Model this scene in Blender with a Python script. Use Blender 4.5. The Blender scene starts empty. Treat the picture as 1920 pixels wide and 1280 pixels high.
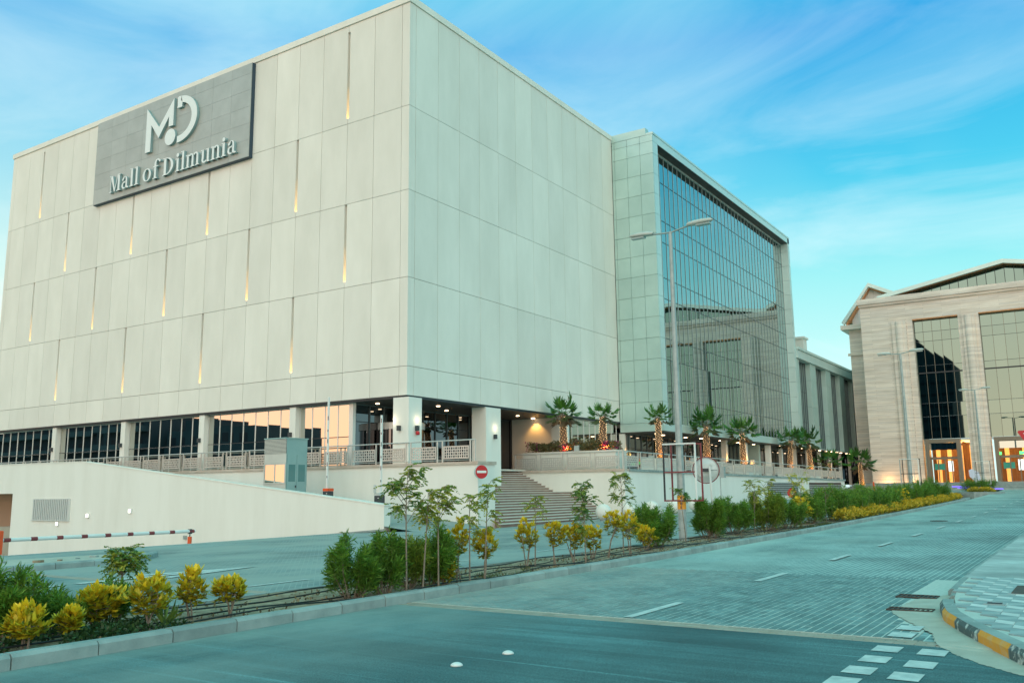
import bpy, math, random
import numpy as np
from mathutils import Matrix, Vector
R = math.radians
rng = np.random.default_rng(7)
random.seed(7)
sc = bpy.context.scene
COL = sc.collection

# ------------------------------------------------------------------ camera
YAW, PITCH, ROLL = R(33.2965), R(9.5365), R(-0.6491)
fw = Vector((-math.sin(YAW) * math.cos(PITCH), math.cos(YAW) * math.cos(PITCH), math.sin(PITCH)))
ri = Vector((math.cos(YAW), math.sin(YAW), 0))
up = ri.cross(fw)
r2 = ri * math.cos(ROLL) + up * math.sin(ROLL)
u2 = up * math.cos(ROLL) - ri * math.sin(ROLL)
cam = bpy.data.cameras.new('camera')
cam.sensor_width = 36.0
cam.lens = 1662.17 / 1920 * 36
cam.clip_end = 3000
camo = bpy.data.objects.new('camera', cam)
camo.matrix_world = Matrix((r2, u2, -fw)).transposed().to_4x4()
COL.objects.link(camo)
sc.camera = camo

# ------------------------------------------------------------------ sky, sun, exposure
SUN_AZ, SUN_EL = 156.0, 9.0            # compass degrees from +Y, and height of the sun
SUN_H = (math.sin(R(SUN_AZ)), math.cos(R(SUN_AZ)), 0.0)
GLOW_H = (math.sin(R(208)), math.cos(R(208)), 0.0)
world = bpy.data.worlds.new('World'); sc.world = world; world.use_nodes = True
wn = world.node_tree; wn.nodes.clear()
def WN(t, **k):
    n = wn.nodes.new(t)
    for a, b in k.items(): setattr(n, a, b)
    return n
def WL(a, b): wn.links.new(a, b)
def wmath(op, a, b=None, clamp=False):
    n = WN('ShaderNodeMath', operation=op, use_clamp=clamp)
    for i, v in enumerate((a, b)):
        if v is None: continue
        if isinstance(v, (int, float)): n.inputs[i].default_value = v
        else: WL(v, n.inputs[i])
    return n.outputs[0]
def wramp(fac, stops):
    n = WN('ShaderNodeValToRGB'); e = n.color_ramp.elements
    while len(e) < len(stops): e.new(0.5)
    for x, (p, c) in zip(e, stops): x.position = p; x.color = (*c, 1)
    WL(fac, n.inputs[0]); return n.outputs[0]
def wmix(fac, a, b, blend='MIX'):
    n = WN('ShaderNodeMix', data_type='RGBA', blend_type=blend)
    if isinstance(fac, (int, float)): n.inputs[0].default_value = fac
    else: WL(fac, n.inputs[0])
    for i, v in ((6, a), (7, b)):
        if isinstance(v, tuple): n.inputs[i].default_value = (*v, 1)
        else: WL(v, n.inputs[i])
    return n.outputs[2]
tc = WN('ShaderNodeTexCoord')
sep = WN('ShaderNodeSeparateXYZ'); WL(tc.outputs['Generated'], sep.inputs[0])
zc = wmath('MAXIMUM', sep.outputs[2], 0.0)
nish = WN('ShaderNodeTexSky', sky_type='NISHITA', sun_disc=False, sun_elevation=R(SUN_EL), sun_rotation=R(SUN_AZ))
base = wramp(zc, [(0.0, (.62, .88, .84)), (.12, (.48, .84, .82)), (.22, (.25, .75, .78)), (.32, (.045, .53, .75)),
                  (.46, (.006, .33, .70)), (.65, (.06, .65, .71)), (1.0, (.12, .80, .77))])
nsc = WN('ShaderNodeVectorMath', operation='SCALE'); WL(nish.outputs[0], nsc.inputs[0]); nsc.inputs['Scale'].default_value = 0.16
base = wmix(0.06, base, nsc.outputs[0])
# clouds: thin streaks stretched along the horizon
mp = WN('ShaderNodeMapping'); WL(tc.outputs['Generated'], mp.inputs[0])
mp.inputs['Rotation'].default_value = (R(8), R(-6), R(20)); mp.inputs['Scale'].default_value = (1.5, 1.5, 5.0)
mp.inputs['Location'].default_value = (3.1, 1.7, 0.4)
nz = WN('ShaderNodeTexNoise'); WL(mp.outputs[0], nz.inputs['Vector'])
nz.inputs['Scale'].default_value = 1.5; nz.inputs['Detail'].default_value = 9; nz.inputs['Roughness'].default_value = .58; nz.inputs['Distortion'].default_value = .7
cl = wramp(nz.outputs['Fac'], [(.47, (0, 0, 0)), (.66, (1, 1, 1))])
cl = wmath('MULTIPLY', cl, 0.46)
low = wmath('SUBTRACT', 1.0, wmath('MULTIPLY', zc, 1.1), clamp=True)
cl = wmath('MULTIPLY', cl, low)
base = wmix(cl, base, (.80, .93, .95))
# broad pale veil of thin cloud
mp2 = WN('ShaderNodeMapping'); WL(tc.outputs['Generated'], mp2.inputs[0]); mp2.inputs['Location'].default_value = (5.1, 3.3, 1.9)
nz2 = WN('ShaderNodeTexNoise'); WL(mp2.outputs[0], nz2.inputs['Vector']); nz2.inputs['Scale'].default_value = 1.9; nz2.inputs['Detail'].default_value = 3
veil = wmath('MULTIPLY', wramp(nz2.outputs['Fac'], [(.38, (0, 0, 0)), (.62, (1, 1, 1))]), .32)
base = wmix(veil, base, (.52, .88, .88))
# afterglow round the set sun
dt = WN('ShaderNodeVectorMath', operation='DOT_PRODUCT'); WL(tc.outputs['Generated'], dt.inputs[0]); dt.inputs[1].default_value = GLOW_H
az = wmath('POWER', wmath('MULTIPLY', wmath('ADD', dt.outputs['Value'], 1.0), .5, True), 1.7)
fall = wmath('POWER', wmath('SUBTRACT', 1.0, wmath('MULTIPLY', zc, 1.9), True), 1.5)
glow = wmath('MULTIPLY', az, fall, True)
base = wmix(glow, base, (1.95, 1.00, .54))
bg = WN('ShaderNodeBackground'); WL(base, bg.inputs[0]); bg.inputs[1].default_value = 0.83
wo = WN('ShaderNodeOutputWorld'); WL(bg.outputs[0], wo.inputs[0])

sun = bpy.data.lights.new('sun', 'SUN'); sun.energy = 1.5; sun.angle = R(105); sun.color = (1.0, .84, .70)
suno = bpy.data.objects.new('sun', sun); COL.objects.link(suno)
sd = Vector((SUN_H[0] * math.cos(R(SUN_EL)), SUN_H[1] * math.cos(R(SUN_EL)), math.sin(R(SUN_EL))))
suno.rotation_euler = sd.to_track_quat('Z', 'Y').to_euler()
suno.location = (-40, -60, 60)
sc.view_settings.view_transform = 'Standard'; sc.view_settings.look = 'None'
sc.view_settings.gamma = 1.0; sc.view_settings.exposure = 0.54
sc.render.engine = 'CYCLES'
sc.cycles.max_bounces = 6; sc.cycles.glossy_bounces = 4; sc.cycles.transmission_bounces = 4; sc.cycles.diffuse_bounces = 3
sc.cycles.use_denoising = True
sc.cycles.sample_clamp_indirect = 6

# ------------------------------------------------------------------ materials
MATS = {}
def mat(name, c1, c2=None, scale=1.0, rough=.6, metal=0.0, bump=0.0, stretch=(1, 1, 1), detail=5, rnd=0.0, spec=.5,
        emit=None, estr=0, bscale=None, lo=.35, hi=.68, ior=1.5, coat=0):
    m = bpy.data.materials.new(name); m.use_nodes = True
    nt = m.node_tree; b = nt.nodes['Principled BSDF']
    b.inputs['Roughness'].default_value = rough; b.inputs['Metallic'].default_value = metal
    b.inputs['Specular IOR Level'].default_value = spec; b.inputs['IOR'].default_value = ior
    b.inputs['Base Color'].default_value = (*c1, 1)
    if coat: b.inputs['Coat Weight'].default_value = coat
    if emit is not None:
        b.inputs['Emission Color'].default_value = (*emit, 1); b.inputs['Emission Strength'].default_value = estr
    geo = nt.nodes.new('ShaderNodeNewGeometry')
    mp = nt.nodes.new('ShaderNodeMapping'); mp.inputs['Scale'].default_value = stretch
    nt.links.new(geo.outputs['Position'], mp.inputs[0])
    out = None
    if c2 is not None:
        n = nt.nodes.new('ShaderNodeTexNoise'); n.inputs['Scale'].default_value = scale; n.inputs['Detail'].default_value = detail
        n.inputs['Roughness'].default_value = .6
        nt.links.new(mp.outputs[0], n.inputs['Vector'])
        rp = nt.nodes.new('ShaderNodeValToRGB'); rp.color_ramp.elements[0].position = lo; rp.color_ramp.elements[1].position = hi
        rp.color_ramp.elements[0].color = (*c1, 1); rp.color_ramp.elements[1].color = (*c2, 1)
        nt.links.new(n.outputs['Fac'], rp.inputs[0]); out = rp.outputs[0]
    if rnd:
        oi = nt.nodes.new('ShaderNodeObjectInfo')
        mr = nt.nodes.new('ShaderNodeMapRange'); mr.inputs['To Min'].default_value = 1 - rnd; mr.inputs['To Max'].default_value = 1 + rnd
        nt.links.new(oi.outputs['Random'], mr.inputs[0])
        hs = nt.nodes.new('ShaderNodeHueSaturation'); nt.links.new(mr.outputs[0], hs.inputs['Value'])
        if out is not None: nt.links.new(out, hs.inputs['Color'])
        else: hs.inputs['Color'].default_value = (*c1, 1)
        out = hs.outputs[0]
    if out is not None: nt.links.new(out, b.inputs['Base Color'])
    if bump:
        n2 = nt.nodes.new('ShaderNodeTexNoise'); n2.inputs['Scale'].default_value = bscale or scale * 4; n2.inputs['Detail'].default_value = 4
        nt.links.new(mp.outputs[0], n2.inputs['Vector'])
        bp = nt.nodes.new('ShaderNodeBump'); bp.inputs['Strength'].default_value = bump; bp.inputs['Distance'].default_value = .02
        nt.links.new(n2.outputs['Fac'], bp.inputs['Height']); nt.links.new(bp.outputs[0], b.inputs['Normal'])
    MATS[name] = m
    return m
def glassmat(name, tint, metal=.9, rough=.015, wob=.0):
    m = mat(name, tint, rough=rough, metal=metal, rnd=.05)
    if wob:
        nt = m.node_tree; b = nt.nodes['Principled BSDF']
        geo = nt.nodes.new('ShaderNodeNewGeometry')
        n = nt.nodes.new('ShaderNodeTexNoise'); n.inputs['Scale'].default_value = .55; n.inputs['Detail'].default_value = 1
        nt.links.new(geo.outputs['Position'], n.inputs['Vector'])
        bp = nt.nodes.new('ShaderNodeBump'); bp.inputs['Strength'].default_value = wob; bp.inputs['Distance'].default_value = .05
        nt.links.new(n.outputs['Fac'], bp.inputs['Height']); nt.links.new(bp.outputs[0], b.inputs['Normal'])
    return m
def leafmat(name, rough=.5, trans=.25):
    m = bpy.data.materials.new(name); m.use_nodes = True; nt = m.node_tree; b = nt.nodes['Principled BSDF']
    at = nt.nodes.new('ShaderNodeAttribute'); at.attribute_name = 'tint'
    nt.links.new(at.outputs['Color'], b.inputs['Base Color']); b.inputs['Roughness'].default_value = rough
    tr = nt.nodes.new('ShaderNodeBsdfTranslucent'); nt.links.new(at.outputs['Color'], tr.inputs[0])
    mx = nt.nodes.new('ShaderNodeMixShader'); mx.inputs[0].default_value = trans
    nt.links.new(b.outputs[0], mx.inputs[1]); nt.links.new(tr.outputs[0], mx.inputs[2])
    nt.links.new(mx.outputs[0], nt.nodes['Material Output'].inputs[0])
    MATS[name] = m; return m
def bricknodes(m, scale_w, scale_h, mortar, c1, c2, cm, offset=.5, bump=.3, rot=0, dust=None):
    nt = m.node_tree; b = nt.nodes['Principled BSDF']
    geo = nt.nodes.new('ShaderNodeNewGeometry'); mp = nt.nodes.new('ShaderNodeMapping'); mp.inputs['Rotation'].default_value = (0, 0, rot)
    nt.links.new(geo.outputs['Position'], mp.inputs[0])
    br = nt.nodes.new('ShaderNodeTexBrick'); nt.links.new(mp.outputs[0], br.inputs['Vector'])
    br.inputs['Scale'].default_value = 1; br.inputs['Brick Width'].default_value = scale_w; br.inputs['Row Height'].default_value = scale_h
    br.inputs['Mortar Size'].default_value = mortar; br.inputs['Mortar Smooth'].default_value = .3; br.offset = offset
    br.inputs['Color1'].default_value = (*c1, 1); br.inputs['Color2'].default_value = (*c2, 1); br.inputs['Mortar'].default_value = (*cm, 1)
    col = br.outputs['Color']
    n = nt.nodes.new('ShaderNodeTexNoise'); n.inputs['Scale'].default_value = .33; n.inputs['Detail'].default_value = 6; n.inputs['Roughness'].default_value = .6
    nt.links.new(geo.outputs['Position'], n.inputs['Vector'])
    rp = nt.nodes.new('ShaderNodeValToRGB'); rp.color_ramp.elements[0].position = .36; rp.color_ramp.elements[1].position = .66
    rp.color_ramp.elements[0].color = (.62, .62, .62, 1); rp.color_ramp.elements[1].color = (1.25, 1.25, 1.25, 1)
    nt.links.new(n.outputs['Fac'], rp.inputs[0])
    mx = nt.nodes.new('ShaderNodeMix'); mx.data_type = 'RGBA'; mx.blend_type = 'MULTIPLY'; mx.inputs[0].default_value = 1
    nt.links.new(col, mx.inputs[6]); nt.links.new(rp.outputs[0], mx.inputs[7]); col = mx.outputs[2]
    if dust:
        col = dustnodes(nt, geo, col, dust)
    nt.links.new(col, b.inputs['Base Color'])
    if bump:
        bp = nt.nodes.new('ShaderNodeBump'); bp.inputs['Strength'].default_value = bump; bp.inputs['Distance'].default_value = .01; bp.invert = True
        nt.links.new(br.outputs['Fac'], bp.inputs['Height']); nt.links.new(bp.outputs[0], b.inputs['Normal'])
def dustnodes(nt, geo, col, dust):
    """pale sand blown on to the road: a ragged band along the kerb at X = dust[0], reaching dust[1] metres"""
    x0, reach, c = dust
    sp = nt.nodes.new('ShaderNodeSeparateXYZ'); nt.links.new(geo.outputs['Position'], sp.inputs[0])
    mr = nt.nodes.new('ShaderNodeMapRange'); mr.inputs['From Min'].default_value = x0; mr.inputs['From Max'].default_value = x0 + reach
    mr.inputs['To Min'].default_value = .95; mr.inputs['To Max'].default_value = 0
    nt.links.new(sp.outputs[0], mr.inputs[0])
    nn = nt.nodes.new('ShaderNodeTexNoise'); nn.inputs['Scale'].default_value = .5; nn.inputs['Detail'].default_value = 6; nn.inputs['Roughness'].default_value = .62
    mpp = nt.nodes.new('ShaderNodeMapping'); mpp.inputs['Scale'].default_value = (1.4, .6, 1); nt.links.new(geo.outputs['Position'], mpp.inputs[0]); nt.links.new(mpp.outputs[0], nn.inputs['Vector'])
    mm = nt.nodes.new('ShaderNodeMath'); mm.operation = 'MULTIPLY'; nt.links.new(mr.outputs[0], mm.inputs[0])
    m3 = nt.nodes.new('ShaderNodeMapRange'); m3.inputs['From Min'].default_value = .3; m3.inputs['From Max'].default_value = .62; nt.links.new(nn.outputs['Fac'], m3.inputs[0])
    nt.links.new(m3.outputs[0], mm.inputs[1])
    mx = nt.nodes.new('ShaderNodeMix'); mx.data_type = 'RGBA'; nt.links.new(mm.outputs[0], mx.inputs[0]); nt.links.new(col, mx.inputs[6]); mx.inputs[7].default_value = (*c, 1)
    return mx.outputs[2]

PANEL = mat('facade_panel', (.79, .74, .65), (.87, .815, .725), scale=.55, rough=.75, bump=.05, rnd=.045, stretch=(1, 1, .35), bscale=9)
PLASTER = mat('plaster', (.79, .75, .665), (.86, .825, .745), scale=.8, rough=.85, bump=.10, stretch=(1, 1, .22), bscale=20, detail=8, lo=.25, hi=.6)
PLASTER2 = mat('plaster_warm', (.74, .70, .62), (.80, .76, .68), scale=.35, rough=.85, bump=.05, bscale=20)
COREM = mat('backing', (.30, .28, .24), rough=.9)
METALP = mat('metal_panel', (.46, .61, .56), (.55, .70, .64), scale=.4, rough=.38, metal=.35, rnd=.05)
METALB = mat('metal_panel_pale', (.58, .70, .65), (.64, .76, .71), scale=.4, rough=.4, metal=.25, rnd=.03)
WHITE = mat('white_paint', (.80, .80, .76), (.74, .74, .70), scale=2, rough=.45)
ALU = mat('pale_aluminium', (.72, .73, .70), rough=.35, metal=.3)
DARKF = mat('dark_frame', (.035, .04, .045), rough=.4, metal=.4)
MULL = mat('mullion_metal', (.10, .14, .15), rough=.35, metal=.6)
BRONZE = mat('bronze_frame', (.20, .18, .14), rough=.4, metal=.6)
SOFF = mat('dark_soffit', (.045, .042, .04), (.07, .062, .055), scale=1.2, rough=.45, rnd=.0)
SOFFB = mat('brown_soffit', (.13, .085, .055), (.17, .11, .07), scale=1.5, rough=.5)
SOFFO = mat('timber_soffit', (.62, .26, .10), (.70, .31, .13), scale=3, rough=.55, stretch=(1, .1, 1))
GL_T = glassmat('tower_glass', (.27, .43, .445), 1.0, .012, wob=.014)
GL_L = glassmat('shop_glass', (.62, .62, .58), 1.0, .012, wob=.004)
GL_D = glassmat('entrance_glass', (.13, .14, .15), 1.0, .02)
GL_S = glassmat('bronze_glass', (.14, .215, .205), 1.0, .015, wob=.01)
GL_W = glassmat('wing_glass', (.30, .40, .42), 1.0, .02)
SIGNB = mat('sign_board_metal', (.43, .44, .40), (.49, .50, .46), scale=.8, rough=.45, metal=.3, rnd=.04)
SIGNE = mat('sign_edge', (.03, .06, .09), rough=.5)
LETTER = mat('letter_white', (.86, .87, .84), rough=.4)
LETTERS = mat('letter_side', (.30, .42, .42), rough=.5)
STONE = mat('travertine', (.68, .55, .45), (.93, .81, .71), scale=.9, rough=.8, bump=.35, stretch=(.35, .35, 3.4), bscale=2.2, detail=7, lo=.28, hi=.72)
STONEC = mat('travertine_coping', (.50, .38, .30), (.62, .52, .44), scale=1.5, rough=.7, stretch=(1, 1, 3), bump=.1)
STEPM = mat('stair_stone', (.62, .58, .50), (.70, .66, .58), scale=2, rough=.7)
RISER = mat('stair_riser', (.25, .145, .11), (.36, .23, .18), scale=2.5, rough=.7, stretch=(.4, .4, 3))
ROOFG = mat('green_roof', (.28, .30, .17), (.33, .35, .21), scale=.6, rough=.6, stretch=(8, .3, 1))
ASPH = mat('asphalt', (.050, .118, .125), (.080, .168, .174), scale=.6, rough=.85, bump=.25, bscale=90, detail=8)
PAVE = mat('block_paving', (.2, .2, .2), rough=.8)
PAVS = mat('service_paving', (.2, .2, .2), rough=.8)
BLOCK = mat('paving_block', (.115, .19, .19), (.20, .30, .295), scale=2.2, rough=.8, rnd=.16, bump=.2, bscale=60)
JOINT = mat('sand_joint', (.58, .60, .54), (.46, .50, .45), scale=20, rough=.95)
STRIP = mat('strip_block', (.33, .28, .22), (.40, .35, .29), scale=3, rough=.85, rnd=.1, bump=.15, bscale=50)
CONC = mat('kerb_concrete', (.24, .29, .275), (.36, .41, .385), scale=2.5, rough=.85, rnd=.1, bump=.25, bscale=50)
SANDY = mat('sandy_gutter', (.44, .40, .33), (.54, .50, .42), scale=3, rough=.95, bump=.3, bscale=40)
SOIL = mat('soil', (.24, .16, .10), (.46, .35, .24), scale=7, rough=1, bump=.8, bscale=25, detail=8)
GROUND = mat('sand_ground', (.36, .32, .25), (.44, .39, .31), scale=.4, rough=1, bump=.2)
PAINT = mat('road_paint', (.66, .68, .64), (.42, .46, .44), scale=7, rough=.7, detail=8)
TILE_A = mat('tile_light', (.58, .59, .56), (.66, .67, .64), scale=6, rough=.8, rnd=.06)
TILE_B = mat('tile_mid', (.33, .39, .38), (.40, .45, .44), scale=6, rough=.8, rnd=.06)
TILE_C = mat('tile_dark', (.25, .31, .31), (.30, .36, .36), scale=6, rough=.8, rnd=.06)
PED = mat('pedestrian_paving', (.42, .44, .43), (.52, .53, .51), scale=1.5, rough=.85)
ORANGE = mat('kerb_orange', (.78, .32, .03), (.62, .40, .20), scale=6, lo=.5, hi=.75, detail=9, rough=.7, bump=.15, bscale=30)
BLACKW = mat('kerb_black_worn', (.085, .12, .12), (.52, .54, .50), scale=9, rough=.8, lo=.52, hi=.62, detail=9)
GALV = mat('galvanised', (.30, .35, .34), (.42, .46, .44), scale=5, rough=.5, metal=.35)
LAMPH = mat('lamp_head', (.50, .52, .47), (.58, .59, .54), scale=4, rough=.5)
LAMPG = mat('lamp_glass', (.35, .42, .40), rough=.15, spec=.6)
RED = mat('sign_red', (.55, .015, .02), rough=.4)
DRED = mat('frame_red', (.20, .035, .04), (.28, .05, .05), scale=6, rough=.6)
ORED = mat('barrier_orange', (.85, .10, .02), rough=.45)
ORNG = mat('band_orange', (.85, .33, .02), rough=.5)
GREYB = mat('sign_back', (.50, .56, .54), (.58, .63, .60), scale=5, rough=.45, metal=.2)
BOOTH = mat('booth_panel', (.26, .42, .41), (.30, .46, .45), scale=1, rough=.45)
BOOTHW = mat('booth_panel_white', (.55, .54, .49), (.62, .61, .55), scale=1, rough=.5)
CHAR = mat('charcoal_cabinet', (.05, .055, .06), rough=.5)
BLACK = mat('black_plastic', (.012, .012, .012), rough=.5)
PURPLE = mat('text_black', (.04, .02, .02), rough=.6)
GRATE = mat('iron_grate', (.07, .045, .035), (.11, .08, .06), scale=9, rough=.8)
TRUNK = mat('palm_trunk', (.13, .08, .045), (.24, .16, .10), scale=8, rough=.95, bump=.9, stretch=(1, 1, 2.5))
STEM = mat('stem_bark', (.20, .15, .11), (.32, .25, .19), scale=14, rough=.9)
PIPE = mat('irrigation_pipe', (.012, .012, .012), rough=.5)
LEAF = leafmat('leaf')
PLEAF = leafmat('palm_leaf', .45, .15)
LAMPW = mat('warm_lamp', (1, .8, .5), emit=(1.0, .72, .36), estr=9)
DOWN = mat('downlight', (1, .8, .6), emit=(1.0, .70, .42), estr=7)
FAIRY = mat('fairy_light', (1, .7, .4), emit=(1.0, .60, .26), estr=4)
SLITL = mat('slit_lamp', (1, .8, .4), emit=(1.0, .60, .18), estr=2.3)
WALLL = mat('lit_wall_light', (1, 1, .9), emit=(1.0, .93, .80), estr=1.6)
LOBBY = mat('lobby_light', (1, .7, .3), emit=(1.0, .56, .18), estr=2.5)
LOBC = mat('lobby_column_painted_glow', (.6, .35, .15), rough=.5, emit=(1.0, .42, .10), estr=.75)  # columns are no lamps; amber emission makes them look lit
LOBW = mat('lobby_wall', (.13, .07, .035), (.24, .14, .07), scale=1.2, rough=.6, stretch=(3, 3, .3))
GREENL = mat('green_sign_light', (.1, .9, .2), emit=(.08, .95, .18), estr=1.6)
TEALS = mat('teal_board', (.05, .45, .34), rough=.5)
SCREEN = mat('lit_screen', (.8, .9, .9), emit=(.85, .95, .95), estr=1.0)
VIOLET = mat('violet_strip', (.2, .1, .9), emit=(.16, .09, 1.0), estr=2.2)
FLAT1 = mat('apartment_wall', (.018, .032, .045), (.026, .042, .056), scale=.2, rough=.9)  # near-black because the blocks stand backlit; their shade is in the colour
FLAT2 = mat('apartment_balcony', (.05, .07, .085), rough=.9)
FLATW = mat('apartment_window', (.01, .015, .025), rough=.6, spec=.2)
bricknodes(PED, .42, .21, .006, (.46, .50, .48), (.56, .59, .56), (.38, .40, .37), rot=R(45), bump=.15)
bricknodes(PAVE, .209, .106, .011, (.14, .225, .225), (.22, .315, .31), (.50, .58, .53), rot=R(90), dust=(-8.95, 4.2, (.44, .53, .48)))
bricknodes(PAVS, .21, .105, .006, (.16, .22, .22), (.22, .29, .285), (.35, .40, .37), rot=R(45), dust=(-12.0, 3.0, (.34, .37, .33)))
def _asph_wear():
    nt = ASPH.node_tree; b = nt.nodes['Principled BSDF']; src = b.inputs['Base Color'].links[0].from_socket
    geo = [n for n in nt.nodes if n.type == 'NEW_GEOMETRY'][0]
    def layer(src, scale, stretch, rot, lo, hi, c0, c1, detail=6, dist=0.0):
        mp = nt.nodes.new('ShaderNodeMapping'); mp.inputs['Scale'].default_value = stretch; mp.inputs['Rotation'].default_value = (0, 0, rot)
        nt.links.new(geo.outputs['Position'], mp.inputs[0])
        n = nt.nodes.new('ShaderNodeTexNoise'); n.inputs['Scale'].default_value = scale; n.inputs['Detail'].default_value = detail; n.inputs['Roughness'].default_value = .65; n.inputs['Distortion'].default_value = dist
        nt.links.new(mp.outputs[0], n.inputs['Vector'])
        r = nt.nodes.new('ShaderNodeValToRGB'); r.color_ramp.elements[0].position = lo; r.color_ramp.elements[1].position = hi
        r.color_ramp.elements[0].color = (c0, c0, c0, 1); r.color_ramp.elements[1].color = (c1, c1, c1, 1); nt.links.new(n.outputs['Fac'], r.inputs[0])
        mx = nt.nodes.new('ShaderNodeMix'); mx.data_type = 'RGBA'; mx.blend_type = 'MULTIPLY'; mx.inputs[0].default_value = 1
        nt.links.new(src, mx.inputs[6]); nt.links.new(r.outputs[0], mx.inputs[7]); return mx.outputs[2]
    src = layer(src, 75, (1, 1, 1), 0, .35, .68, .55, 1.5, 3)            # stone chippings
    src = layer(src, .28, (1, 1, 1), 0, .35, .65, .80, 1.22, 4)          # patches
    src = layer(src, .9, (.16, 2.4, 1), R(-14), .42, .68, .86, 1.5, 6, .4)  # turning tyre streaks
    src = layer(src, 1.3, (.10, 3.6, 1), R(9), .58, .68, 1.0, 1.8, 4, .3)
    nt.links.new(src, b.inputs['Base Color'])
_asph_wear()
def _stone_courses():
    nt = STONE.node_tree; b = nt.nodes['Principled BSDF']; src = b.inputs['Base Color'].links[0].from_socket
    geo = [n for n in nt.nodes if n.type == 'NEW_GEOMETRY'][0]
    mp = nt.nodes.new('ShaderNodeMapping'); mp.inputs['Rotation'].default_value = (R(-90), 0, 0); nt.links.new(geo.outputs['Position'], mp.inputs[0])
    br = nt.nodes.new('ShaderNodeTexBrick'); nt.links.new(mp.outputs[0], br.inputs['Vector']); br.inputs['Scale'].default_value = 1
    br.inputs['Brick Width'].default_value = 4.2; br.inputs['Row Height'].default_value = .23; br.inputs['Mortar Size'].default_value = .012
    br.inputs['Color1'].default_value = (1.06, 1.05, 1.03, 1); br.inputs['Color2'].default_value = (.86, .86, .87, 1); br.inputs['Mortar'].default_value = (.74, .70, .67, 1); br.inputs['Bias'].default_value = -.1
    mx = nt.nodes.new('ShaderNodeMix'); mx.data_type = 'RGBA'; mx.blend_type = 'MULTIPLY'; mx.inputs[0].default_value = 1
    nt.links.new(src, mx.inputs[6]); nt.links.new(br.outputs['Color'], mx.inputs[7]); nt.links.new(mx.outputs[2], b.inputs['Base Color'])
_stone_courses()
def _asph_dust():
    nt = ASPH.node_tree; b = nt.nodes['Principled BSDF']; l = b.inputs['Base Color'].links[0]; src = l.from_socket
    geo = [n for n in nt.nodes if n.type == 'NEW_GEOMETRY'][0]
    nt.links.new(dustnodes(nt, geo, src, (-8.95, 3.6, (.27, .33, .30))), b.inputs['Base Color'])
_asph_dust()

# ------------------------------------------------------------------ helpers
WLOC = {}
def wloc(o):
    v = Vector((0, 0, 0))
    while o is not None:
        v += o.location; o = o.parent
    return v
def setp(o, parent):
    if parent is not None: o.parent = parent
def tag(o, label, cat, group=None, kind=None):
    o['label'] = label; o['category'] = cat
    if group: o['group'] = group
    if kind: o['kind'] = kind
    return o
def thing(name, loc, label, cat, group=None, rz=0):
    o = bpy.data.objects.new(name, None); o.empty_display_size = .2; COL.objects.link(o)
    o.location = loc; o.rotation_euler = (0, 0, rz)
    return tag(o, label, cat, group)
def mk(name, v, f, m, smooth=False):
    me = bpy.data.meshes.new(name); me.from_pydata([tuple(x) for x in v], [], f); me.materials.append(m)
    if smooth:
        me.polygons.foreach_set('use_smooth', [True] * len(me.polygons))
    me.update(); return me
def inst(name, me, parent=None, loc=(0, 0, 0), rot=(0, 0, 0), scale=None, world=True):
    o = bpy.data.objects.new(name, me); COL.objects.link(o)
    l = Vector(loc)
    if parent is not None:
        o.parent = parent
        if world: l = l - wloc(parent)
    o.location = l; o.rotation_euler = rot
    if scale is not None: o.scale = scale
    return o
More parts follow.
